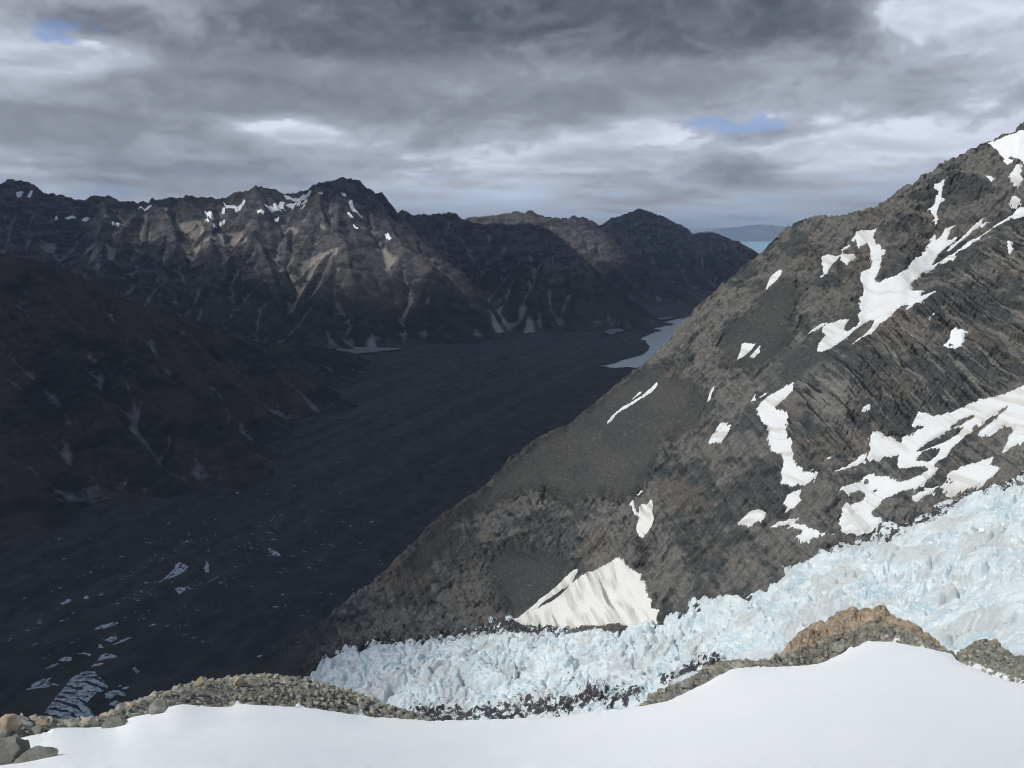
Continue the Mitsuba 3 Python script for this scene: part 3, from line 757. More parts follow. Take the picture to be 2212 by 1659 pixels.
r_c = gaussian_filter(r_c, 1.0, mode='nearest')
sx, sy = 1.9, 1.4
mxs, mys = np.arange(-520, 1130, sx), np.arange(780, 1590, sy)
MX, MY = np.meshgrid(mxs, mys)
MA, MR = np.arctan2(MX, MY), np.hypot(MX, MY)
RB, ZB = np.interp(MA, az_b, r_b), np.interp(MA, az_b, r_b * te_b)
RC, TC = np.interp(MA, az_c, r_c), np.interp(MA, az_c, te_c)
ZC_ = RC * TC
f = (MR - RB) / (RC - RB)
MZ0 = ZB + (ZC_ - ZB) * np.clip(f, -1.2, 1) - np.maximum(MR - RC, 0) * 1.0
rock = Field(mxs, mys, MZ0)


def on_rock(pts):
    a = np.array(pts, float)
    P, ok = rock.hit(a[:, 0], a[:, 1], 700, 1900, 4.0)
    return P[ok]


def dist_to(P, X, Y):
    D = np.full(X.shape, 1e9)
    for A, B in zip(P[:-1], P[1:]):
        dx, dy = B[0] - A[0], B[1] - A[1]
        t = np.clip(((X - A[0]) * dx + (Y - A[1]) * dy) / (dx * dx + dy * dy + 1e-9), 0, 1)
        D = np.minimum(D, np.hypot(X - A[0] - t * dx, Y - A[1] - t * dy))
    return D


within = sstep(-.05, .12, f) * sstep(1.0, .86, f)
relief = np.zeros_like(MZ0)
for depth, width, pts in (
    (-13, 24, [(1790, 755), (1880, 690), (1960, 625), (2020, 565), (2100, 505), (2212, 430), (2300, 380)]),
    (-7, 16, [(1890, 680), (1885, 600), (1860, 515)]), (-7, 13, [(2018, 560), (2012, 480), (2032, 400)]),
    (-12, 17, [(1700, 825), (1665, 880), (1692, 970), (1722, 1040), (1702, 1110)]),
    (-12, 20, [(1500, 880), (1440, 990), (1392, 1050), (1388, 1130), (1400, 1190), (1330, 1260)]),
    (-8, 14, [(1640, 1060), (1560, 1150), (1500, 1260)]), (-8, 18, [(1120, 1130), (1180, 1230), (1230, 1300)]), (-7, 12, [(940, 1160), (1010, 1220), (1040, 1330)]),
    (-9, 20, [(1760, 920), (1850, 990), (1900, 1060)]), (8, 22, [(1560, 830), (1590, 960), (1500, 1070), (1470, 1180)]),
    (16, 46, [(1790, 800), (1900, 740), (2020, 650), (2130, 560), (2260, 470)]), (14, 40, [(1830, 880), (1960, 860), (2080, 790)]),
    (12, 26, [(1290, 1090), (1330, 1150), (1352, 1215)]), (13, 30, [(1130, 1120), (1040, 1180), (900, 1290)]), (9, 22, [(1080, 1250), (1010, 1310), (960, 1350)]),
    (12, 22, [(1790, 1080), (1770, 1150)]), (10, 22, [(1960, 1090), (1930, 1130)]), (9, 26, [(1620, 1170), (1680, 1230)]), (7, 22, [(1490, 720), (1600, 700), (1680, 640)]),
    (9, 20, [(1960, 480), (1945, 580), (1930, 640)]),
):
    P = on_rock(pts)
    relief += depth * np.exp(-(dist_to(P, MX, MY) / width) ** 2)
MZ = MZ0 + relief * within + within * (9 * gfbm(MX / 110, MY * 1.35 / 110, 2, 81))
rock = Field(mxs, mys, MZ)


def world_poly(pts):
    return Polygon(on_rock(pts)[:, :2]).buffer(0)


# scree aprons and the face of steep bedding
scree = np.zeros_like(MZ)
for pts in ([(900, 1172), (960, 1118), (1060, 1048), (1165, 950), (1310, 856), (1400, 792), (1440, 800), (1520, 830), (1510, 880), (1535, 945), (1430, 925), (1425, 990), (1385, 1060), (1350, 1085), (1270, 1070), (1180, 1060), (1090, 1075), (1010, 1110), (960, 1140)],
            [(1095, 1170), (1190, 1190), (1235, 1230), (1205, 1290), (1130, 1335), (1070, 1290), (1050, 1230)], [(1645, 800), (1790, 765), (1760, 800), (1690, 830)], [(1690, 590), (1660, 620), (1640, 680), (1690, 690), (1740, 640)],
            [(1790, 690), (1840, 640), (1880, 690), (1850, 740)], [(870, 1210), (950, 1120), (980, 1150), (930, 1220), (880, 1260)], [(1380, 1210), (1395, 1130), (1420, 1190), (1440, 1260)], [(500, 1490), (560, 1430), (690, 1352), (745, 1318), (690, 1390), (640, 1450)],
            [(1560, 700), (1700, 660), (1720, 740), (1600, 800), (1550, 770)]):
    scree = np.maximum(scree, shapely.contains_xy(world_poly(pts), MX, MY))
scree = gaussian_filter(scree.astype(float), 8)
bedded = gaussian_filter(shapely.contains_xy(world_poly([(1770, 790), (1900, 700), (2212, 460), (2300, 500), (2300, 800), (1990, 890), (1880, 955), (1700, 1010), (1695, 840)]), MX, MY).astype(float), 8)
bedded = np.maximum(bedded, gaussian_filter(shapely.contains_xy(world_poly([(1900, 960), (2212, 850), (2300, 980), (2000, 1080), (1880, 1090)]), MX, MY).astype(float), 5) * .6)

# snow lying in the gullies and on the ledges
ZCP = lambda pts: [(1681.1 + .24 * x, 353.9 + .24 * y) for x, y in pts]
ZBP = lambda pts: [(1681.1 + .24 * x, 752.1 + .24 * y) for x, y in pts]
ZGP = lambda pts: [(1238.7 + .24 * x, 796.3 + .24 * y) for x, y in pts]
Z3P = lambda pts: [(1327.2 + .4 * x, 221.2 + .4 * y) for x, y in pts]
Z4P = lambda pts: [(1327.2 + .4 * x, 796.3 + .4 * y) for x, y in pts]
Z5P = lambda pts: [(619.4 + .4 * x, 840.6 + .4 * y) for x, y in pts]
SNOW = [
    ('broad forked snowfield filling the main gully high on the near mountain', ZCP([(700, 610), (740, 595), (860, 590), (885, 575), (890, 590), (860, 640), (870, 690), (900, 720), (925, 735), (935, 765), (970, 775), (960, 800), (925, 830), (935, 870), (920, 900), (900, 930), (910, 970), (870, 1030), (880, 1060), (920, 1070), (960, 1040), (1030, 1020), (1100, 980), (1160, 940), (1200, 880), (1240, 835), (1262, 845), (1330, 800), (1370, 720), (1400, 640), (1410, 620), (1425, 680), (1460, 660), (1500, 590), (1550, 570), (1610, 540), (1550, 600), (1540, 640), (1520, 690), (1560, 680), (1630, 640), (1640, 650), (1560, 730), (1500, 760), (1440, 820), (1380, 920), (1420, 900), (1500, 850), (1600, 790), (1700, 710), (1800, 660), (1900, 600), (1960, 550), (2035, 505), (2100, 470), (2160, 410), (2190, 385), (2212, 390), (2330, 360), (2330, 420), (2212, 450), (2130, 480), (2040, 530), (1950, 580), (1850, 640), (1780, 700), (1700, 760), (1600, 820), (1620, 860), (1580, 895), (1560, 870), (1500, 900), (1440, 900), (1380, 950), (1300, 980), (1250, 1030), (1200, 1080), (1180, 1130), (1200, 1140), (1290, 1140), (1280, 1190), (1340, 1170), (1430, 1140), (1380, 1190), (1300, 1230), (1200, 1290), (1140, 1315), (1170, 1280), (1180, 1255), (1110, 1280), (1060, 1320), (1000, 1380), (950, 1420), (900, 1470), (850, 1520), (800, 1550), (720, 1600), (660, 1630), (700, 1590), (800, 1520), (840, 1470), (870, 1400), (820, 1400), (780, 1430), (700, 1490), (640, 1540), (560, 1600), (480, 1660), (400, 1700), (341, 1685), (360, 1620), (430, 1540), (415, 1530), (415, 1480), (430, 1440), (400, 1450), (330, 1500), (255, 1550), (300, 1500), (370, 1445), (425, 1428), (450, 1440), (520, 1420), (560, 1405), (640, 1400), (600, 1450), (590, 1490), (620, 1510), (690, 1470), (740, 1420), (720, 1350), (750, 1320), (735, 1290), (760, 1200), (770, 1100), (750, 1075), (730, 1060), (740, 1000), (780, 965), (830, 950), (850, 920), (840, 850), (820, 760), (800, 715), (760, 740), (715, 770), (700, 720), (695, 690), (665, 695), (655, 680), (690, 650)]), 'old_snow_material'),
    ('thin snow arm beside the main snowfield, ending in two prongs', ZCP([(1520, 780), (1560, 730), (1680, 640), (1750, 560), (1845, 485), (1850, 500), (1800, 570), (1880, 515), (1890, 525), (1800, 580), (1740, 620), (1640, 710), (1580, 760), (1520, 795)]), 'old_snow_material'),
    ('narrow upright snow ribbon in the couloir below the skyline', ZCP([(1400, 575), (1415, 520), (1390, 450), (1370, 410), (1410, 350), (1440, 250), (1400, 220), (1390, 180), (1450, 180), (1470, 145), (1510, 135), (1480, 220), (1475, 320), (1440, 400), (1430, 450), (1438, 520), (1412, 570)]), 'old_snow_material'),
    ('hooked snow patch left of the forked snowfield', ZCP([(385, 840), (460, 815), (520, 830), (560, 820), (570, 800), (552, 780), (580, 760), (640, 728), (644, 745), (605, 768), (580, 785), (600, 815), (650, 815), (690, 812), (660, 870), (620, 890), (560, 880), (555, 840), (490, 910), (460, 950), (440, 990), (400, 990), (400, 960), (390, 900)]), 'old_snow_material'),
    ('small snow fleck just under the hooked patch', ZCP([(372, 1015), (405, 998), (402, 1030), (382, 1038)]), 'old_snow_material'),
    ('leaf shaped snow patch nearest the skyline shoulder', Z3P([(822, 1003), (840, 945), (895, 903), (900, 930), (870, 965)]), 'old_snow_material'),
    ('slim upright snow patch near the right edge above the sunlit rock', ZCP([(2065, 690), (2090, 700), (2095, 740), (2118, 770), (2080, 832), (2065, 820)]), 'old_snow_material'),
    ('bent snow patch between the couloir and the summit snow', ZCP([(1860, 100), (1900, 105), (1950, 130), (1920, 182), (1905, 150)]), 'old_snow_material'),
    ('ragged snow patch directly below the summit snow', ZCP([(2090, 90), (2150, 10), (2190, 0), (2180, 40), (2200, 70), (2180, 90), (2212, 150), (2160, 190), (2110, 215), (2120, 160), (2088, 150)]), 'old_snow_material'),
    ('lumpy snow patch midway between summit snow and the long diagonal snow strip', ZCP([(2090, 340), (2110, 290), (2150, 290), (2190, 320), (2180, 350), (2120, 375)]), 'old_snow_material'),
    ('white summit snow slope at the top right', Z3P([(2020, 222), (2120, 178), (2212, 148), (2330, 100), (2330, 340), (2212, 320), (2160, 315), (2120, 345), (2090, 300), (2050, 250)]), 'snow_material'),
    ('bright star shaped snow patch in the sunlit rock', ZCP([(1500, 1635), (1540, 1580), (1555, 1500), (1600, 1468), (1620, 1490), (1650, 1488), (1690, 1500), (1660, 1540), (1672, 1590), (1640, 1640), (1600, 1665), (1578, 1650), (1570, 1600)]), 'snow_material'),
    ('tiny snow fleck between the forked snowfield and the star shaped patch', ZCP([(1362, 1378), (1400, 1330), (1418, 1350), (1380, 1378)]), 'snow_material'),
    ('branching snow apron with rock islands above the icefall', ZBP([(2330, 280), (2212, 335), (2000, 430), (1900, 440), (1720, 500), (1560, 570), (1400, 610), (1350, 590), (1310, 583), (1270, 600), (1228, 690), (1290, 695), (1300, 710), (1270, 750), (1170, 810), (1090, 857), (1030, 830), (950, 830), (930, 780), (870, 775), (830, 790), (840, 820), (820, 870), (835, 940), (780, 980), (650, 1040), (540, 1090), (440, 1132), (520, 1125), (650, 1075), (780, 995), (860, 945), (890, 990), (960, 970), (1085, 963), (1070, 1010), (1080, 1090), (1180, 1085), (1310, 1065), (1350, 1095), (1280, 1140), (1170, 1190), (1090, 1212), (1000, 1170), (980, 1150), (870, 1150), (870, 1110), (780, 1150), (640, 1220), (550, 1265), (640, 1300), (740, 1290), (778, 1330), (770, 1390), (680, 1430), (610, 1420), (600, 1500), (560, 1590), (665, 1580), (640, 1610), (560, 1655), (640, 1660), (900, 1595), (915, 1560), (912, 1520), (860, 1512), (845, 1470), (900, 1420), (960, 1350), (1020, 1330), (1150, 1280), (1250, 1260), (1350, 1180), (1430, 1100), (1450, 1075), (1408, 1065), (1430, 1030), (1520, 980), (1580, 890), (1680, 800), (1740, 750), (1770, 690), (1900, 590), (2070, 522), (2050, 555), (1980, 610), (1960, 650), (1850, 740), (1808, 762), (1870, 770), (1960, 710), (2080, 668), (2138, 700), (2100, 770), (2050, 870), (2012, 952), (2080, 900), (2160, 850), (2212, 830), (2330, 790)]), 'old_snow_material',
     [ZBP(h) for h in ([(1535, 728), (1660, 640), (1770, 588), (1765, 620), (1680, 665)], [(1243, 933), (1390, 810), (1500, 750), (1665, 708), (1620, 770), (1520, 830), (1400, 880), (1310, 925)], [(1243, 1008), (1300, 930), (1380, 908), (1468, 905), (1420, 970), (1350, 1022)], [(655, 1485), (715, 1453), (705, 1495)], [(840, 1288), (900, 1258), (938, 1265), (880, 1290)], [(2110, 810), (2150, 775), (2165, 785), (2130, 815)])]),
    ('low dirty snow patch at the foot of the apron, touching the icefall', Z4P([(920, 865), (985, 840), (1050, 860), (1110, 880), (1160, 888), (1210, 893), (1120, 915), (1050, 920), (1015, 938), (978, 905), (1022, 885)]), 'old_snow_material'),
    ('greyish snow bank along the upper rim of the icefall', ZBP([(1510, 1150), (1560, 1110), (1700, 1050), (1850, 1010), (1930, 983), (1922, 1030), (1890, 1052), (2005, 1070), (1960, 1135), (1850, 1205), (1720, 1265), (1600, 1292), (1540, 1312), (1480, 1250), (1440, 1250), (1350, 1312), (1230, 1385), (1208, 1330), (1300, 1290), (1450, 1240), (1560, 1210), (1615, 1183), (1530, 1165)]), 'old_snow_material'),
    ('long winding snow tongue down the middle gully', ZGP([(1650, 360), (1700, 290), (1800, 220), (1920, 150), (1980, 122), (1982, 180), (1940, 240), (1870, 290), (1800, 330), (1830, 380), (1890, 430), (1900, 520), (1925, 600), (1920, 660), (1960, 690), (1990, 770), (1960, 830), (2012, 850), (2000, 885), (2062, 873), (2070, 920), (2175, 950), (2160, 980), (2080, 1042), (2020, 1060), (1960, 1092), (1930, 1040), (1858, 1037), (1880, 1000), (1870, 930), (1890, 840), (1860, 770), (1780, 742), (1775, 660), (1758, 620), (1775, 560), (1750, 520), (1690, 480), (1680, 430)]), 'old_snow_material'),
    ('tapering snow patch just below the winding snow tongue', ZGP([(1868, 1328), (1920, 1250), (1878, 1225), (1920, 1140), (1980, 1100), (2052, 1078), (2040, 1150), (2072, 1180), (2000, 1240), (1930, 1290)]), 'old_snow_material'),
    ('oval snow patch alone on the dark lower cliff', ZGP([(1480, 1390), (1590, 1290), (1640, 1278), (1728, 1290), (1720, 1340), (1650, 1390), (1580, 1422), (1500, 1412)]), 'old_snow_material'),
    ('thin curved snow streak right of the oval patch', ZGP([(1732, 1445), (1860, 1375), (1960, 1345), (2012, 1360), (1980, 1390), (1920, 1388), (1800, 1425)]), 'old_snow_material'),
    ('tooth shaped snow patch with a dirty middle on the cliff over the snow cone', ZGP([(560, 1430), (590, 1330), (580, 1250), (620, 1210), (660, 1220), (700, 1180), (720, 1178), (726, 1280), (732, 1370), (700, 1440), (640, 1492), (630, 1528), (580, 1500)]), 'cone_snow_material'),
    ('narrow snow strip left of the tooth shaped patch', ZGP([(512, 1210), (545, 1173), (552, 1250), (578, 1300), (550, 1325), (525, 1260)]), 'old_snow_material'),
    ('snow dab above the tooth shaped patch', ZGP([(562, 1140), (600, 1105), (630, 1092), (620, 1115), (580, 1145)]), 'old_snow_material'),
    ('long diagonal snow sliver across the smooth scree slope', ZGP([(295, 497), (340, 430), (450, 340), (560, 280), (680, 190), (757, 118), (750, 162), (700, 212), (600, 272), (480, 352), (390, 405), (340, 472)]), 'old_snow_material'),
    ('short snow sliver just above the long diagonal one', ZGP([(518, 282), (600, 203), (608, 220), (550, 262)]), 'old_snow_material'),
    ('feathered snow patch between the scree slope and the brown buttress', ZGP([(1212, 682), (1240, 610), (1300, 570), (1392, 518), (1370, 580), (1342, 632), (1270, 662)]), 'old_snow_material'),
    ('small triangular snow patch above the feathered one', ZGP([(1283, 548), (1330, 486), (1362, 510), (1310, 542)]), 'old_snow_material'),
    ('upright snow strip on the left rim of the brown buttress', ZGP([(1203, 303), (1230, 210), (1262, 165), (1256, 222), (1222, 295)]), 'old_snow_material'),
    ('small bent snow patch left of the winding tongue', ZGP([(1588, 302), (1640, 225), (1642, 282)]), 'old_snow_material'),
    ('narrow snow sliver touching the winding tongue', ZGP([(1658, 272), (1752, 203), (1746, 222), (1690, 264)]), 'old_snow_material'),
    ('snow patch in the hollow left of the forked snowfield, larger of a pair', Z3P([(663, 1390), (680, 1340), (690, 1298), (762, 1303), (740, 1332), (700, 1372)]), 'old_snow_material'),
    ('snow patch in the hollow left of the forked snowfield, smaller of a pair', Z3P([(732, 1372), (770, 1330), (785, 1316), (782, 1352), (750, 1380)]), 'old_snow_material'),
    ('snow wedge on the bedded cliff above the apron', ZBP([(743, 558), (832, 492), (822, 542), (770, 562)]), 'old_snow_material'),
    ('tiny snow streak left of the apron', ZBP([(433, 993), (502, 958), (450, 1002)]), 'old_snow_material'),
    ('broad dirty snow cone piled against the foot of the cliff', Z5P([(1800, 908), (1830, 940), (1870, 965), (1910, 1000), (1900, 1030), (1925, 1060), (1930, 1110), (1960, 1130), (1970, 1180), (2007, 1200), (1997, 1250), (1890, 1290), (1790, 1268), (1600, 1278), (1520, 1300), (1400, 1300), (1280, 1275), (1215, 1245), (1330, 1200), (1420, 1150), (1520, 1070), (1620, 990), (1700, 960)]), 'cone_snow_material'),
    ('thin snow ramp left of the snow cone, split off by dark rubble', Z5P([(1235, 1243), (1330, 1168), (1430, 1088), (1500, 1018), (1563, 978), (1540, 1022), (1440, 1112), (1320, 1212)]), 'cone_snow_material'),
]
gyx, gxx = np.gradient(MZ, sy, sx)
NRM = np.stack([-gxx, -gyx, np.ones_like(MZ)], -1); NRM /= np.linalg.norm(NRM, axis=-1, keepdims=True)
q = MX * .88 + MZ * .44 + MY * .10
tt = MY * .7 + MZ * .7
my = MY * 1.35
rk = 1 - np.clip(scree * 1.15, 0, 1)
wq = 8 * gfbm(MX / 70, my / 70, 2, 90)
jx, jy = MX + 7 * gfbm(MX / 22, my / 22, 3, 88), my + 7 * gfbm(MX / 22, my / 22, 3, 89)
loose = 1 - bedded
disp = rk * (8.5 * (ridged((MX + .3 * my) / 72, my / 96, 3, 91) - .35) + loose * (3.8 * towers(jx * .8, jy * .8 + .3 * jx, 17, 61, .4) + 2.8 * towers(jx + .5 * jy, jy * .75, 8.5, 62, .5)) + 1.5 * towers(jx, jy, 4.6, 63, .5) + .8 * gfbm(MX / 4, my / 4, 2, 95))
disp += rk * bedded * (4.8 * towers((q + wq * .8), tt / 4.5, 9, 64, .3) + 2.2 * towers(q + wq * .8, tt / 3.5, 4.2, 65, .3) + 1.5 * gfbm((q + wq) / 16, tt / 90, 2, 94))
disp += (1 - rk) * (.5 * gfbm(MX / 14, my / 20, 3, 96) + .22 * gn(MX / 3, my / 3, 98))
disp *= sstep(1.12, .97, f) * .75 + .25
snow_sd = np.full(MZ.shape, -1e3)
patches = []
grid_pt = np.stack([MX, MY], -1)
ragged = 2.2 * gfbm(MX / 7, my / 9, 3, 99)
for entry in SNOW:
    poly = world_poly(entry[1])
    for h in (entry[3] if len(entry) > 3 else []):
        poly = poly.difference(world_poly(h))
    x0, y0, x1, y1 = poly.bounds
    i0, i1 = max(np.searchsorted(mxs, x0) - 6, 0), np.searchsorted(mxs, x1) + 6
    j0, j1 = max(np.searchsorted(mys, y0) - 6, 0), np.searchsorted(mys, y1) + 6
    ins = shapely.contains_xy(poly, MX[j0:j1, i0:i1], MY[j0:j1, i0:i1])
    sd = distance_transform_edt(ins, sampling=(sy, sx)) - distance_transform_edt(~ins, sampling=(sy, sx))
    np.maximum(snow_sd[j0:j1, i0:i1], sd, out=snow_sd[j0:j1, i0:i1])
    patches.append((entry, (j0, j1, i0, i1), sd))
calm = sstep(-5, 2.5, snow_sd)
disp = disp * (1 - .8 * calm) - .5 * sstep(-1, 1.5, snow_sd)
MP = np.stack([MX, MY, MZ], -1) + NRM * disp[..., None]
keep = (MR > RB - 70) & (MR < RC + 100) & (MP[..., 2] > -1080)
uv = np.stack([np.clip(scree, 0, 1), np.clip(bedded, 0, 1)], -1)
put('rocky_mountain', MP.reshape(-1, 3), grid_faces(len(mys), len(mxs), keep), 'rock_face_material', True, uv.reshape(-1, 2),
    'near steep brown and grey rocky mountain with snow gullies, rising to the right', kind='structure')
for (entry, (j0, j1, i0, i1), sd), in zip(patches):
    h = np.clip(sd * .55 + .25 * ragged[j0:j1, i0:i1] * sstep(5, 0, np.abs(sd)), -3.2, 1.1) + (.55 * gfbm(MX[j0:j1, i0:i1] / 16, my[j0:j1, i0:i1] / 34, 3, 101) + .30 * gfbm((MX + .4 * my)[j0:j1, i0:i1] / 4.5, my[j0:j1, i0:i1] / 40, 2, 102)) * sstep(0, 5, sd)
    S = np.stack([MX, MY, MZ], -1)[j0:j1, i0:i1] + NRM[j0:j1, i0:i1] * h[..., None]
    put(numbered('snow_patch'), S.reshape(-1, 3), grid_faces(j1 - j0, i1 - i0, sd > -4.5), entry[2], True, None, entry[0], 'snow patch', 'snow patches on the near mountain')

# ------------------------------------------------------------------ the icefall
ice_ctl = []
for px, py, r in base_pts[2:]:
    ice_ctl.append(at(px, py, r))
for px, py, r in base_pts[2:]:
    P = at(px, py, r); e = P[:2] / np.hypot(*P[:2])
    ice_ctl.append(np.append(P[:2] + e * 90, P[2] + 6))
for px, py, r in ((640, 1462, 1120), (760, 1510, 980), (930, 1560, 880), (1100, 1556, 830), (1300, 1535, 780), (1450, 1490, 770), (1650, 1430, 735), (1830, 1380, 690), (2060, 1400, 600), (2212, 1390, 575), (2450, 1380, 560),
                  (1000, 1450, 950), (1250, 1430, 905), (1500, 1390, 850), (1750, 1300, 800), (1950, 1260, 790), (2120, 1200, 790), (2350, 1130, 790)):
    ice_ctl.append(at(px, py, r))
ice_ctl = np.array(ice_ctl)
ix, iy = np.arange(-420, 1000, 1.7), np.arange(420, 1260, 1.55)
IX, IY = np.meshgrid(ix, iy)
rbf = RBFInterpolator(ice_ctl[:, :2], ice_ctl[:, 2], smoothing=.5, kernel='thin_plate_spline')
cx, cy = np.arange(-440, 1020, 20.0), np.arange(360, 1290, 20.0)
CXX, CYY = np.meshgrid(cx, cy)
coarse = rbf(np.column_stack([CXX.ravel(), CYY.ravel()])).reshape(CXX.shape)
IZ0 = Field(cx, cy, coarse)(IX, IY)
# the snout: past this line the ice breaks off towards the valley
tA, tB = at(930, 1570, 840)[:2], at(735, 1395, 1200)[:2]
tA = at(630, 1470, 1085)[:2]
nrm2 = np.array([-(tB - tA)[1], (tB - tA)[0]]); nrm2 /= np.linalg.norm(nrm2)
if nrm2[0] > 0:
    nrm2 = -nrm2
past = (IX - tA[0]) * nrm2[0] + (IY - tA[1]) * nrm2[1]
IZ0 = IZ0 - np.maximum(past, 0) * 1.6 - 3 * np.exp(-(past / 20) ** 2)
ice_base = Field(ix, iy, IZ0)


wx = IX + 6 * gfbm(IX / 25, IY / 25, 3, 110); wy = IY + 6 * gfbm(IX / 25, IY / 25, 3, 111)
folds = ridged((IX + .35 * IY + 22 * gfbm(IX / 120, IY / 120, 2, 114)) / 62, IY / 190, 3, 112)        # crevassed waves across the flow
rough = .55 + .9 * sstep(-.25, .35, gfbm(IX / 110, IY / 80, 2, 115))
rent = np.clip(1 - np.abs(gfbm((wx + .35 * wy) / 60, wy / 170, 3, 117)) / .06, 0, 1)
rough = .35 + 1.0 * sstep(-.35, .35, gfbm(IX / 95, IY / 70, 3, 115))
chunk = sstep(-.15, .2, gfbm(IX / 70, IY / 50, 2, 118))
IZ = IZ0 + 15 * (ridged((IX + .35 * IY + 26 * gfbm(IX / 120, IY / 120, 2, 114)) / 85, IY / 230, 3, 112) - .4) + 6 * gfbm(IX / 60, IY / 45, 2, 116) - 14 * rent * rough
IZ += rough * (chunk * 10 * towers(wx, wy * 1.2, 25, 1, .3, 1.3, .16) + (1 - chunk) * 6 * towers(wx, wy * 1.2, 13, 4, .35, 1.3, .24) + 3.4 * towers(wx, wy * 1.1, 7, 2, .35, .8, .26) + 1.1 * towers(wx, wy, 3.4, 3, .4, .6)) - 2
IZ = gaussian_filter(IZ, .6)


def line_mask(pts, width, X, Y):
    P = np.array([at(a, b, c) for a, b, c in pts])
    return np.exp(-(dist_to(P, X, Y) / width) ** 2)


def dirt_at(X, Y):
    """rock rubble caught in the ice: along the mountain foot, at the snout and in the lower bends"""
    far_edge = [(700, 1398, 1175), (820, 1382, 1160), (940, 1378, 1130), (1050, 1362, 1090), (1200, 1352, 1035)]
    m = .62 * line_mask(far_edge, 34, X, Y)
    m = np.maximum(m, .55 * line_mask([(1780, 1178, 922), (1860, 1158, 935), (1940, 1135, 940), (2000, 1105, 955), (2120, 1055, 985), (2230, 1000, 995)], 24, X, Y))
    m = np.maximum(m, .56 * line_mask([(910, 1535, 905), (1000, 1535, 865), (1100, 1530, 850), (1200, 1522, 830), (1290, 1505, 815), (1360, 1505, 790)], 32, X, Y))
    m = np.maximum(m, .58 * line_mask([(1440, 1465, 800), (1500, 1430, 815), (1560, 1430, 795)], 18, X, Y))
    m = np.maximum(m, .42 * line_mask([(1230, 1460, 880), (1290, 1475, 850)], 13, X, Y))
    return m


DIRT = dirt_at(IX, IY)
keep = (IX ** 2 + IY ** 2 > 430 ** 2) & (past < 75)
IA, IR = np.arctan2(IX, IY), np.hypot(IX, IY)
keep &= IR < np.interp(IA, az_b, r_b) + 70
put('icefall', np.stack([IX, IY, IZ], -1).reshape(-1, 3), grid_faces(len(iy), len(ix), keep), 'ice_material', False, np.stack([DIRT, DIRT * 0], -1).reshape(-1, 2),
    'pale blue broken icefall pouring across the middle of the view', kind='structure')
ice_top = Field(ix, iy, IZ)


def hull_rock(rng, n, flat=(1, 1, 1), jag=.25):
    p = rng.normal(size=(n, 3)); p /= np.linalg.norm(p, axis=1, keepdims=True)
    p *= (1 - jag * rng.uniform(0, 1, (n, 1))); p *= np.array(flat)
    h = ConvexHull(p)
    used = np.unique(h.simplices); new = np.zeros(n, int); new[used] = np.arange(len(used))
    v, f = p[used], new[h.simplices]
    c = v[f]; nr = np.cross(c[:, 1] - c[:, 0], c[:, 2] - c[:, 0])
    flip = (nr * c.mean(1)).sum(1) < 0
    f[flip] = f[flip][:, ::-1]
    return v, f


def turn(rng, tilt):
    a = rng.uniform(0, 2 * math.pi); b, c = rng.normal(0, tilt, 2)
    Rz = np.array([[math.cos(a), -math.sin(a), 0], [math.sin(a), math.cos(a), 0], [0, 0, 1]])
    Rx = np.array([[1, 0, 0], [0, math.cos(b), -math.sin(b)], [0, math.sin(b), math.cos(b)]])
    Ry = np.array([[math.cos(c), 0, math.sin(c)], [0, 1, 0], [-math.sin(c), 0, math.cos(c)]])
    return Ry @ Rx @ Rz


rng = np.random.default_rng(21)
ICE_SHAPES = [hull_rock(rng, 13, (1, .8, 1.25), .3) for _ in range(10)]
cand = np.column_stack([rng.uniform(-400, 960, 60000), rng.uniform(480, 1230, 60000)])
pa, pr = np.arctan2(cand[:, 0], cand[:, 1]), np.hypot(cand[:, 0], cand[:, 1])
cp = (cand - tA) @ nrm2
lim = np.interp(pa, az_b, r_b)
ok = (pr < lim + 6) & (cp < 10) & (np.abs(np.degrees(pa)) < 37) & (pr > 520)
cand, pr = cand[ok], pr[ok]
den = gfbm(cand[:, 0] / 60, cand[:, 1] / 45, 3, 120)
cand = cand[den + rng.uniform(-.6, .6, len(cand)) > -.1][:9000]
n = len(cand)
size = np.clip(.8 * (1 - rng.uniform(0, 1, n)) ** -.5, .8, 5.0)
hz = ice_top(cand[:, 0], cand[:, 1])
dirt = dirt_at(cand[:, 0], cand[:, 1])
order = np.argsort(-size)
vs, fs, us, at_v = [], [], [], 0
for rank, i in enumerate(order):
    v, f = ICE_SHAPES[rng.integers(10)]
    s = size[i] * np.array([1, 1, rng.uniform(.6, 1.25)])
    w = (v * s) @ turn(rng, .35).T + [cand[i, 0], cand[i, 1], hz[i] + size[i] * rng.uniform(-.7, -.05)]
    tone = np.tile([[dirt[i] * rng.uniform(.6, 1.1), rng.uniform(0, 1) ** .7]], (len(w), 1))
    if rank < 260:
        put(f'icefall__serac_{rank:03d}' if rank else 'icefall__serac', w, f, 'ice_block_material', False, tone)
    else:
        vs.append(w); fs.append(f + at_v); us.append(tone); at_v += len(w)
put('icefall__ice_rubble', np.vstack(vs), np.vstack(fs), 'ice_block_material', False, np.vstack(us), kind='stuff')

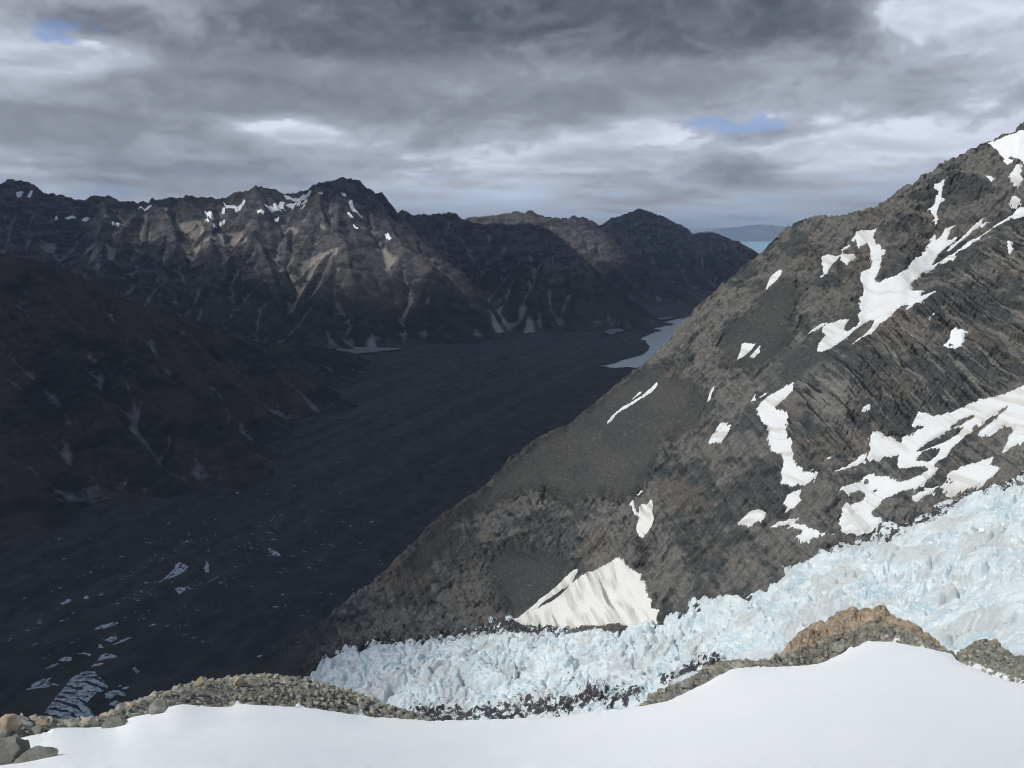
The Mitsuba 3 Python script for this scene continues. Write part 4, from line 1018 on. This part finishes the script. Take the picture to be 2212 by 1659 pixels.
# ------------------------------------------------------------------ the foreground: snow slope and its rocky rim
Z6 = lambda pts: [(.4 * x, 995.4 + .4 * y) for x, y in pts]
Z7 = lambda pts: [(1327.2 + .4 * x, 1238.7 + .4 * y) for x, y in pts]
snow_edge = np.array([(-400, 1640), (-150, 1615), (0, 1602), (60, 1590), (105, 1582), (112, 1573), (180, 1571), (232, 1567), (262, 1566), (264, 1560), (280, 1549), (320, 1541), (352, 1538), (362, 1526), (395, 1522), (430, 1526), (480, 1528), (540, 1520), (560, 1523), (612, 1526), (700, 1533), (745, 1541), (800, 1549), (880, 1553), (930, 1558),
                      (1000, 1559), (1100, 1556), (1200, 1552), (1300, 1539), (1392, 1524)] + Z7([(300, 690), (345, 662), (430, 622), (500, 590), (560, 553), (630, 517), (700, 508), (850, 507), (960, 502), (1130, 492), (1160, 465), (1240, 432), (1290, 412), (1280, 384), (1360, 364), (1500, 372), (1650, 400), (1828, 430), (1850, 487), (1950, 515), (2050, 558), (2160, 592), (2212, 597)]) + [(2330, 1500), (2600, 1560)], float)
rock_top = np.array([(-400, 1600), (-150, 1585), (0, 1568), (30, 1556), (90, 1556), (130, 1565), (200, 1560), (230, 1545), (262, 1524), (330, 1506), (372, 1495), (418, 1478), (432, 1467), (470, 1468), (520, 1462), (560, 1458), (600, 1461), (648, 1466), (700, 1480), (780, 1500), (830, 1522), (880, 1535), (932, 1556),
                     (1000, 1557), (1100, 1554), (1200, 1550), (1300, 1537), (1390, 1522)] + Z7([(170, 690), (190, 650), (240, 622), (320, 600), (380, 572), (440, 540), (500, 502), (570, 485), (640, 470), (720, 467), (760, 482), (800, 482), (850, 460), (930, 402), (940, 372), (1000, 312), (1070, 292), (1110, 272), (1200, 217), (1280, 185), (1320, 192), (1430, 182), (1500, 217), (1600, 277), (1700, 347), (1820, 402), (1830, 452), (1890, 402), (1940, 375), (1990, 359), (2050, 367), (2090, 402), (2150, 432), (2212, 447)]) + [(2330, 1440), (2600, 1500)], float)
a_s, t_s = azel(snow_edge[:, 0], snow_edge[:, 1]); a_t, t_t = azel(rock_top[:, 0], rock_top[:, 1])
r_edge_px = lambda px: np.interp(px, [-400, 0, 260, 420, 930, 1390, 1600, 1850, 2058, 2212, 2600], [36, 38, 47, 56, 66, 74, 84, 104, 104, 92, 90])
rs_ = r_edge_px(snow_edge[:, 0])
depth_px = lambda px: np.interp(px, [-400, 0, 230, 430, 560, 800, 932, 940, 1385, 1400, 1500, 1620, 1680, 1770, 1870, 1960, 2055, 2062, 2120, 2212, 2600], [6, 6, 4, 9, 10, 7, 1, .5, .5, 3, 6, 5, 8, 16, 18, 16, 3, 3, 10, 9, 9])
az = np.radians(np.arange(-42, 42, .07))
o = np.argsort(a_s); S_R = np.interp(az, a_s[o], rs_[o]); S_T = np.interp(az, a_s[o], t_s[o])
o = np.argsort(a_t); R_T = np.interp(az, a_t[o], t_t[o]); R_D = np.interp(az, a_t[o], depth_px(rock_top[:, 0])[o])
S_Rs = gaussian_filter(S_R, 11, mode='nearest')
S_Ts = gaussian_filter(S_T, 10, mode='nearest')
S_Z = S_Rs * S_Ts
S_D = S_Rs * (gaussian_filter(S_T, 1.5, mode='nearest') - S_Ts) + .12 * gfbm(az * S_Rs / .9, az * 0, 4, 134, .6)      # the fine notches of the melting edge
R_R = S_Rs + gaussian_filter(R_D, 6, mode='nearest')
R_Z = R_R * R_T
S_K = gaussian_filter((-S_Z - 1.8) / S_Rs, 90, mode='nearest')


def snow_height(rho, s_r, s_z, k, s_d=0):
    """an even slope that meets the traced edge of the snow in its last metres"""
    return -1.8 - k * rho + (s_z + 1.8 + k * s_r) * sstep(-34, 0, rho - s_r) + s_d * sstep(-5, 0, rho - s_r)


def fore_surface(rho):
    """rho (n_r, n_az) distances -> heights of the bare ground: straight snow slope, rim, then the drop to the glacier"""
    zs = snow_height(rho, S_Rs, S_Z, S_K, S_D)
    t = np.clip((rho - S_Rs) / np.maximum(R_R - S_Rs, .4), 0, 1)
    bow = np.sin(t * math.pi) * .10 * np.maximum(R_R - S_Rs - 2, 0)
    zr = S_Z + S_D * (1 - t) ** 4 + (R_Z - S_Z) * t + bow
    past = np.maximum(rho - R_R, 0)
    zd = R_Z - past * (.75 + .55 * np.clip(past / 8, 0, 1))
    return np.where(rho <= S_Rs, zs, np.where(rho <= R_R, zr, zd))


# snow: from behind the viewer's feet to the rim
rr = np.concatenate([np.linspace(.2, 12, 14), np.linspace(12.5, 34, 30), np.linspace(34.5, 112, 156)])
A, Rr = np.meshgrid(az, rr)
Zf = fore_surface(Rr)
FX, FY = Rr * np.sin(A), Rr * np.cos(A)
bare = R_D < .8
edge_n = 3.6 * gfbm(A * S_Rs / 2.0, Rr / 40, 4, 130, .6) - .6
over = Rr - (S_Rs + edge_n * np.where(bare, .15, 1))
sink = np.clip(over + .2, 0, 4) * .35 * np.where(bare, 0, 1)
Zs = Zf + .16 * sstep(3, 12, S_Rs - Rr) * gfbm(FX / 9, FY / 14, 3, 131) + .035 * gfbm(FX / 2.6, FY / 1.1, 3, 132) + .012 * gfbm(FX / .6, FY / .35, 2, 133) - sink + .06
keep = (over < np.where(bare, 14, 2.5))
put('snow_slope', np.stack([FX, FY, Zs], -1).reshape(-1, 3), grid_faces(len(rr), len(az), keep), 'snow_material', True, None, 'smooth white sunlit snow slope in the foreground', kind='structure')

# the rim: four stretches of broken rock along the edge of the snow
rr2 = np.concatenate([np.linspace(30, 50, 46), np.linspace(50.3, 86, 110), np.linspace(86.4, 126, 110), np.linspace(127, 190, 30)])


def rim(key, px0, px1, mat, label, seed, rough, grey_to):
    a0, a1 = azel(np.array([px0, px1], float), np.array([1500.0, 1500.0]))[0]
    sel = np.where((az >= a0) & (az <= a1))[0]
    A2, R2 = np.meshgrid(az[sel], rr2)
    Zall = fore_surface(np.tile(rr2[:, None], (1, len(az))))[:, sel]
    X2, Y2 = R2 * np.sin(A2), R2 * np.cos(A2)
    band = sstep(-5, 1.0, R2 - S_Rs[sel])
    d = rough * (1.3 * towers(X2 + .3 * Zall, Y2 + .8 * Zall, 2.6, seed, .45, .5) + .7 * towers(X2, Y2 + Zall, 1.0, seed + 1, .45, .5) if mat != 'rubble_material' else 0) + rough * (.9 * (ridged(X2 / 4.5, (Y2 + Zall) / 4.5, 3, seed) - .3) + .35 * gfbm(X2 / 1.1, (Y2 + .8 * Zall) / 1.1, 3, seed + 5))
    taper = sstep(0, 1.2, np.minimum(A2 - a0, a1 - A2) * R2)
    Z2_ = Zall + band * d * taper - (1 - band) * .3 - .22
    ends = (R2 > S_Rs[sel] - 8) & (R2 < R_R[sel] + 28)
    t = np.clip((R2 - S_Rs[sel]) / np.maximum(R_R[sel] - S_Rs[sel], .4), 0, 1.0)
    u = np.clip(1 - (t - grey_to) / .3, 0, 1)
    put(key, np.stack([X2, Y2, Z2_], -1).reshape(-1, 3), grid_faces(len(rr2), len(sel), ends), mat, False, np.stack([u, t], -1).reshape(-1, 2), label, kind='structure')
    return sel


RIMS = [('rock_rim', -400, 955, 'rubble_material', 'long band of grey rubble along the left edge of the snow slope', 140, .32, .5),
        ('rock_outcrop', 1388, 1650, 'outcrop_material', 'low strip of dark broken rock with an orange end, left of the large outcrop', 150, .5, .55),
        ('rock_outcrop_001', 1650, 2060, 'outcrop_material', 'large tan and orange outcrop rising above the snow slope', 160, .6, .10),
        ('rock_outcrop_002', 2058, 2600, 'outcrop_material', 'grey domed outcrop at the right edge of the snow slope', 170, .7, .72)]
SHAPES = [hull_rock(np.random.default_rng(300 + i), 12, (1, .8, .62), .3) for i in range(14)]
rng = np.random.default_rng(31)


def ground(a, r):
    """height of the rim surface at azimuth a, distance r (interpolated in azimuth)"""
    g = lambda arr: np.interp(a, az, arr)
    s_r, s_z, r_r, r_z = g(S_Rs), g(S_Z), g(R_R), g(R_Z)
    t = np.clip((r - s_r) / np.maximum(r_r - s_r, .4), 0, 1)
    z = s_z + (r_z - s_z) * t + np.sin(t * math.pi) * .10 * np.maximum(r_r - s_r - 2, 0)
    p = np.maximum(r - r_r, 0)
    z = z - p * (.75 + .55 * np.clip(p / 8, 0, 1))
    return np.where(r < s_r, snow_height(r, s_r, s_z, g(S_K), g(S_D)), z)


for key, px0, px1, mat, label, seed, rough, grey_to in RIMS:
    rim(key, px0, px1, mat, label, seed, rough, grey_to)
    a0, a1 = azel(np.array([max(px0, -120), min(px1, 2330)], float), np.array([1500.0, 1500.0]))[0]
    n = {'rock_rim': 17000, 'rock_outcrop': 3600, 'rock_outcrop_001': 5000, 'rock_outcrop_002': 4200}[key]
    a = rng.uniform(a0, a1, n)
    s_r, r_r = np.interp(a, az, S_Rs), np.interp(a, az, R_R)
    w = r_r - s_r
    t = rng.uniform(-.35, 1.04, n) if key == 'rock_rim' else rng.beta(1.0, 1.5, n) * (1.0 if key != 'rock_outcrop_001' else .42) - .08
    r = s_r + w * t
    sz = np.clip(.055 * (1 - rng.uniform(0, 1, n)) ** -.5, .05, .42) * np.interp(a, np.radians([-35, -25, -10, 35]), [1.0, 1.1, 1.25, 1.35])
    ok = w > 1.2
    ok &= (t > -.02) | (rng.uniform(0, 1, n) < .25)
    a, r, t, sz = a[ok], r[ok], t[ok], sz[ok]
    z = ground(a, r)
    order = np.argsort(-sz / r)
    vs, fs, at_v = [[] for _ in STONES], [[] for _ in STONES], [0] * len(STONES)
    for rank, i in enumerate(order):
        v, f = SHAPES[rng.integers(14)]
        wv = (v * sz[i]) @ turn(rng, .45).T + [r[i] * math.sin(a[i]), r[i] * math.cos(a[i]), z[i] - .12 + sz[i] * rng.uniform(-.05, .3)]
        greyish = t[i] < grey_to + rng.normal(0, .12)
        m = rng.choice([0, 1, 2, 3, 4], p=[.46, .22, .28, .01, .03] if greyish else [.34, .40, .12, .05, .09])
        if rank < 90:
            k = f'{key}__stone_{rank:03d}' if rank else f'{key}__stone'
            put(k, wv, f, f'stone_material_{m}', False)
        else:
            vs[m].append(wv); fs[m].append(f + at_v[m]); at_v[m] += len(wv)
    for m in range(len(STONES)):
        if vs[m]:
            k = f'{key}__rubble_{m:03d}' if m else f'{key}__rubble'
            put(k, np.vstack(vs[m]), np.vstack(fs[m]), f'stone_material_{m}', False, kind='stuff')


# single boulders that stand out
def boulder(px, py_foot, wide, tall, deep, mat, label, seed, on_snow=False, sharpness=.25):
    """a boulder seen at px, its foot at py_foot; wide and tall measured on the photograph"""
    a, tan = azel(np.array([float(px)]), np.array([float(py_foot)]))
    r = np.linspace(6, 130, 2500)
    el = ground(np.full_like(r, a[0]), r) / r
    i = int(np.argmax(el >= tan[0])) if (el >= tan[0]).any() else 1200
    rr_ = r[i]; scale = rr_ * math.hypot(1, tan[0]) / 1736.0
    rg = np.random.default_rng(seed)
    v, fc = hull_rock(rg, 26, (1, 1, 1), sharpness)
    m = trimesh.Trimesh(v, fc, process=False).subdivide().subdivide()
    v, fc = np.array(m.vertices), np.array(m.faces)
    v = v * (1 + .10 * gfbm(v[:, 0] * 2.2 + seed, v[:, 1] * 2.2 + v[:, 2] * 1.7, 4, seed))[:, None]
    v = v / (v.max(0) - v.min(0)) * np.array([wide * scale, deep * wide * scale, tall * scale * 1.25])
    ca, sa = math.cos(-a[0]), math.sin(-a[0])
    v = np.column_stack([v[:, 0] * ca - v[:, 1] * sa, v[:, 0] * sa + v[:, 1] * ca, v[:, 2]])
    base = np.array([rr_ * math.sin(a[0]), rr_ * math.cos(a[0]), float(ground(a, np.array([rr_]))[0])])
    v = v + base + [0, 0, tall * scale * 1.25 * .5 - tall * scale * .25]
    put(numbered('boulder'), v, fc, mat, 25, None, label, 'boulder')


for args in ((12, 1655, 84, 52, .9, 'stone_material_2', 'big dark boulder half out of the frame at the bottom left corner', 1),
             (82, 1648, 68, 24, .8, 'stone_material_2', 'low grey wedge of rock in the snow beside the big corner boulder', 14),
             (344, 1543, 34, 30, .8, 'stone_material_0', 'rounded grey boulder at the snow edge, mid left', 3),
             (246, 1573, 44, 22, .8, 'stone_material_2', 'dark pointed boulder at the snow edge under a cream slab', 4),
             (194, 1572, 38, 24, .8, 'stone_material_4', 'cream slab of rock beside the dark pointed boulder', 5),
             (153, 1571, 32, 16, .8, 'stone_material_1', 'tan domed boulder left of the cream slab', 6),
             (97, 1571, 24, 20, .8, 'stone_material_3', 'small tan boulder between the orange blocks and the domed boulder', 7),
             (18, 1578, 40, 28, .8, 'stone_material_3', 'cracked orange boulder at the far left of the rubble', 8),
             (516, 1480, 22, 19, .9, 'stone_material_3', 'round orange boulder on the crest of the rubble', 9),
             (431, 1479, 18, 14, .9, 'stone_material_3', 'pale tan boulder at the left shoulder of the rubble crest', 10),
             (1484, 1487, 26, 20, .9, 'stone_material_0', 'smooth olive boulder at the end of the low outcrop strip', 11),
             (1594, 1444, 26, 14, .9, 'stone_material_1', 'flat tan boulder at the snow edge right of the low outcrop strip', 12),
             (1810, 1406, 26, 16, .9, 'stone_material_0', 'grey boulder at the notch below the large outcrop', 13)):
    boulder(*args)

# ------------------------------------------------------------------ the cloud bank above and left of the view, whose shadow lies on the valley
H = 6000.0
cxs, cys = np.arange(-17000, 7500, 75.0), np.arange(-9000, 14500, 75.0)
KX, KY = np.meshgrid(cxs, cys)


def under(P):
    """where the sun's ray through the point P passes the cloud level"""
    P = np.asarray(P, float)
    return (P + SUN * ((H - P[..., 2]) / SUN[2])[..., None])[..., :2]


cov = 1.2 + .9 * gfbm(KX / 2600, KY / 2600, 3, 200)
cov = np.maximum(cov, .5)
lit = np.array([(-700, -1100, 0), (-740, 480, 0), (-420, 930, 0), (-60, 1330, 0), (500, 1650, 0), (3000, 1800, 0), (3000, -1100, 0)], float)
LITP = Polygon(under(lit))
hole = -shapely.distance(LITP, shapely.points(np.column_stack([KX.ravel(), KY.ravel()]))).reshape(KX.shape)
hole = -hole - 40 + 90 * gfbm(KX / 500, KY / 500, 3, 201)
field = np.minimum(cov, hole / 500)
SPOTS = [(f_, px, py, rad) for f_, px, py, rad in (
    (west, 410, 525, 150), (west, 520, 505, 210), (west, 545, 480, 150), (west, 655, 585, 190), (west, 720, 565, 150), (west, 840, 545, 210), (west, 870, 575, 120), (west, 700, 478, 120), (west, 610, 465, 90),
    (west, 300, 500, 110), (pale, 1130, 468, 420), (pale, 1060, 478, 260), (pale, 1420, 560, 330), (pale, 1470, 590, 260))]
for f_, px, py, rad in SPOTS:
    P, ok = f_.hit(np.array([float(px)]), np.array([float(py)]), 7000, 15500, 15.0)
    if not ok[0]:
        continue
    c = under(P)[0]
    d = np.hypot(KX - c[0], KY - c[1]) + rad * .9 * gfbm(KX / 300, KY / 300, 3, 202)
    field = np.minimum(field, (d - rad * 2.7) / 400)
t = np.sqrt(np.clip(field, 0, 1.4))
bump = 1 + .5 * gfbm(KX / 500, KY / 500, 3, 203)
top, bot = H + 420 * t * bump + 2, H - 130 * t * bump
keep = field > 0
n0 = KX.size
V = np.vstack([np.stack([KX, KY, top], -1).reshape(-1, 3), np.stack([KX, KY, bot], -1).reshape(-1, 3)])
F1 = grid_faces(len(cys), len(cxs), keep)
put('cloud_bank', V, np.vstack([F1, F1[:, ::-1] + n0]), 'cloud_material', True, None, 'grey cloud bank high above the left side of the valley, with gaps', kind='structure')

scene['haze'] = {'type': 'cube', 'to_world': T().translate([0, 60000, -126]).scale([140000, 70000, 1026]), 'bsdf': {'type': 'null'}, 'interior': {'type': 'ref', 'id': 'air'}}
labels['haze'] = {'label': 'thin blue haze in the air', 'kind': 'stuff'}
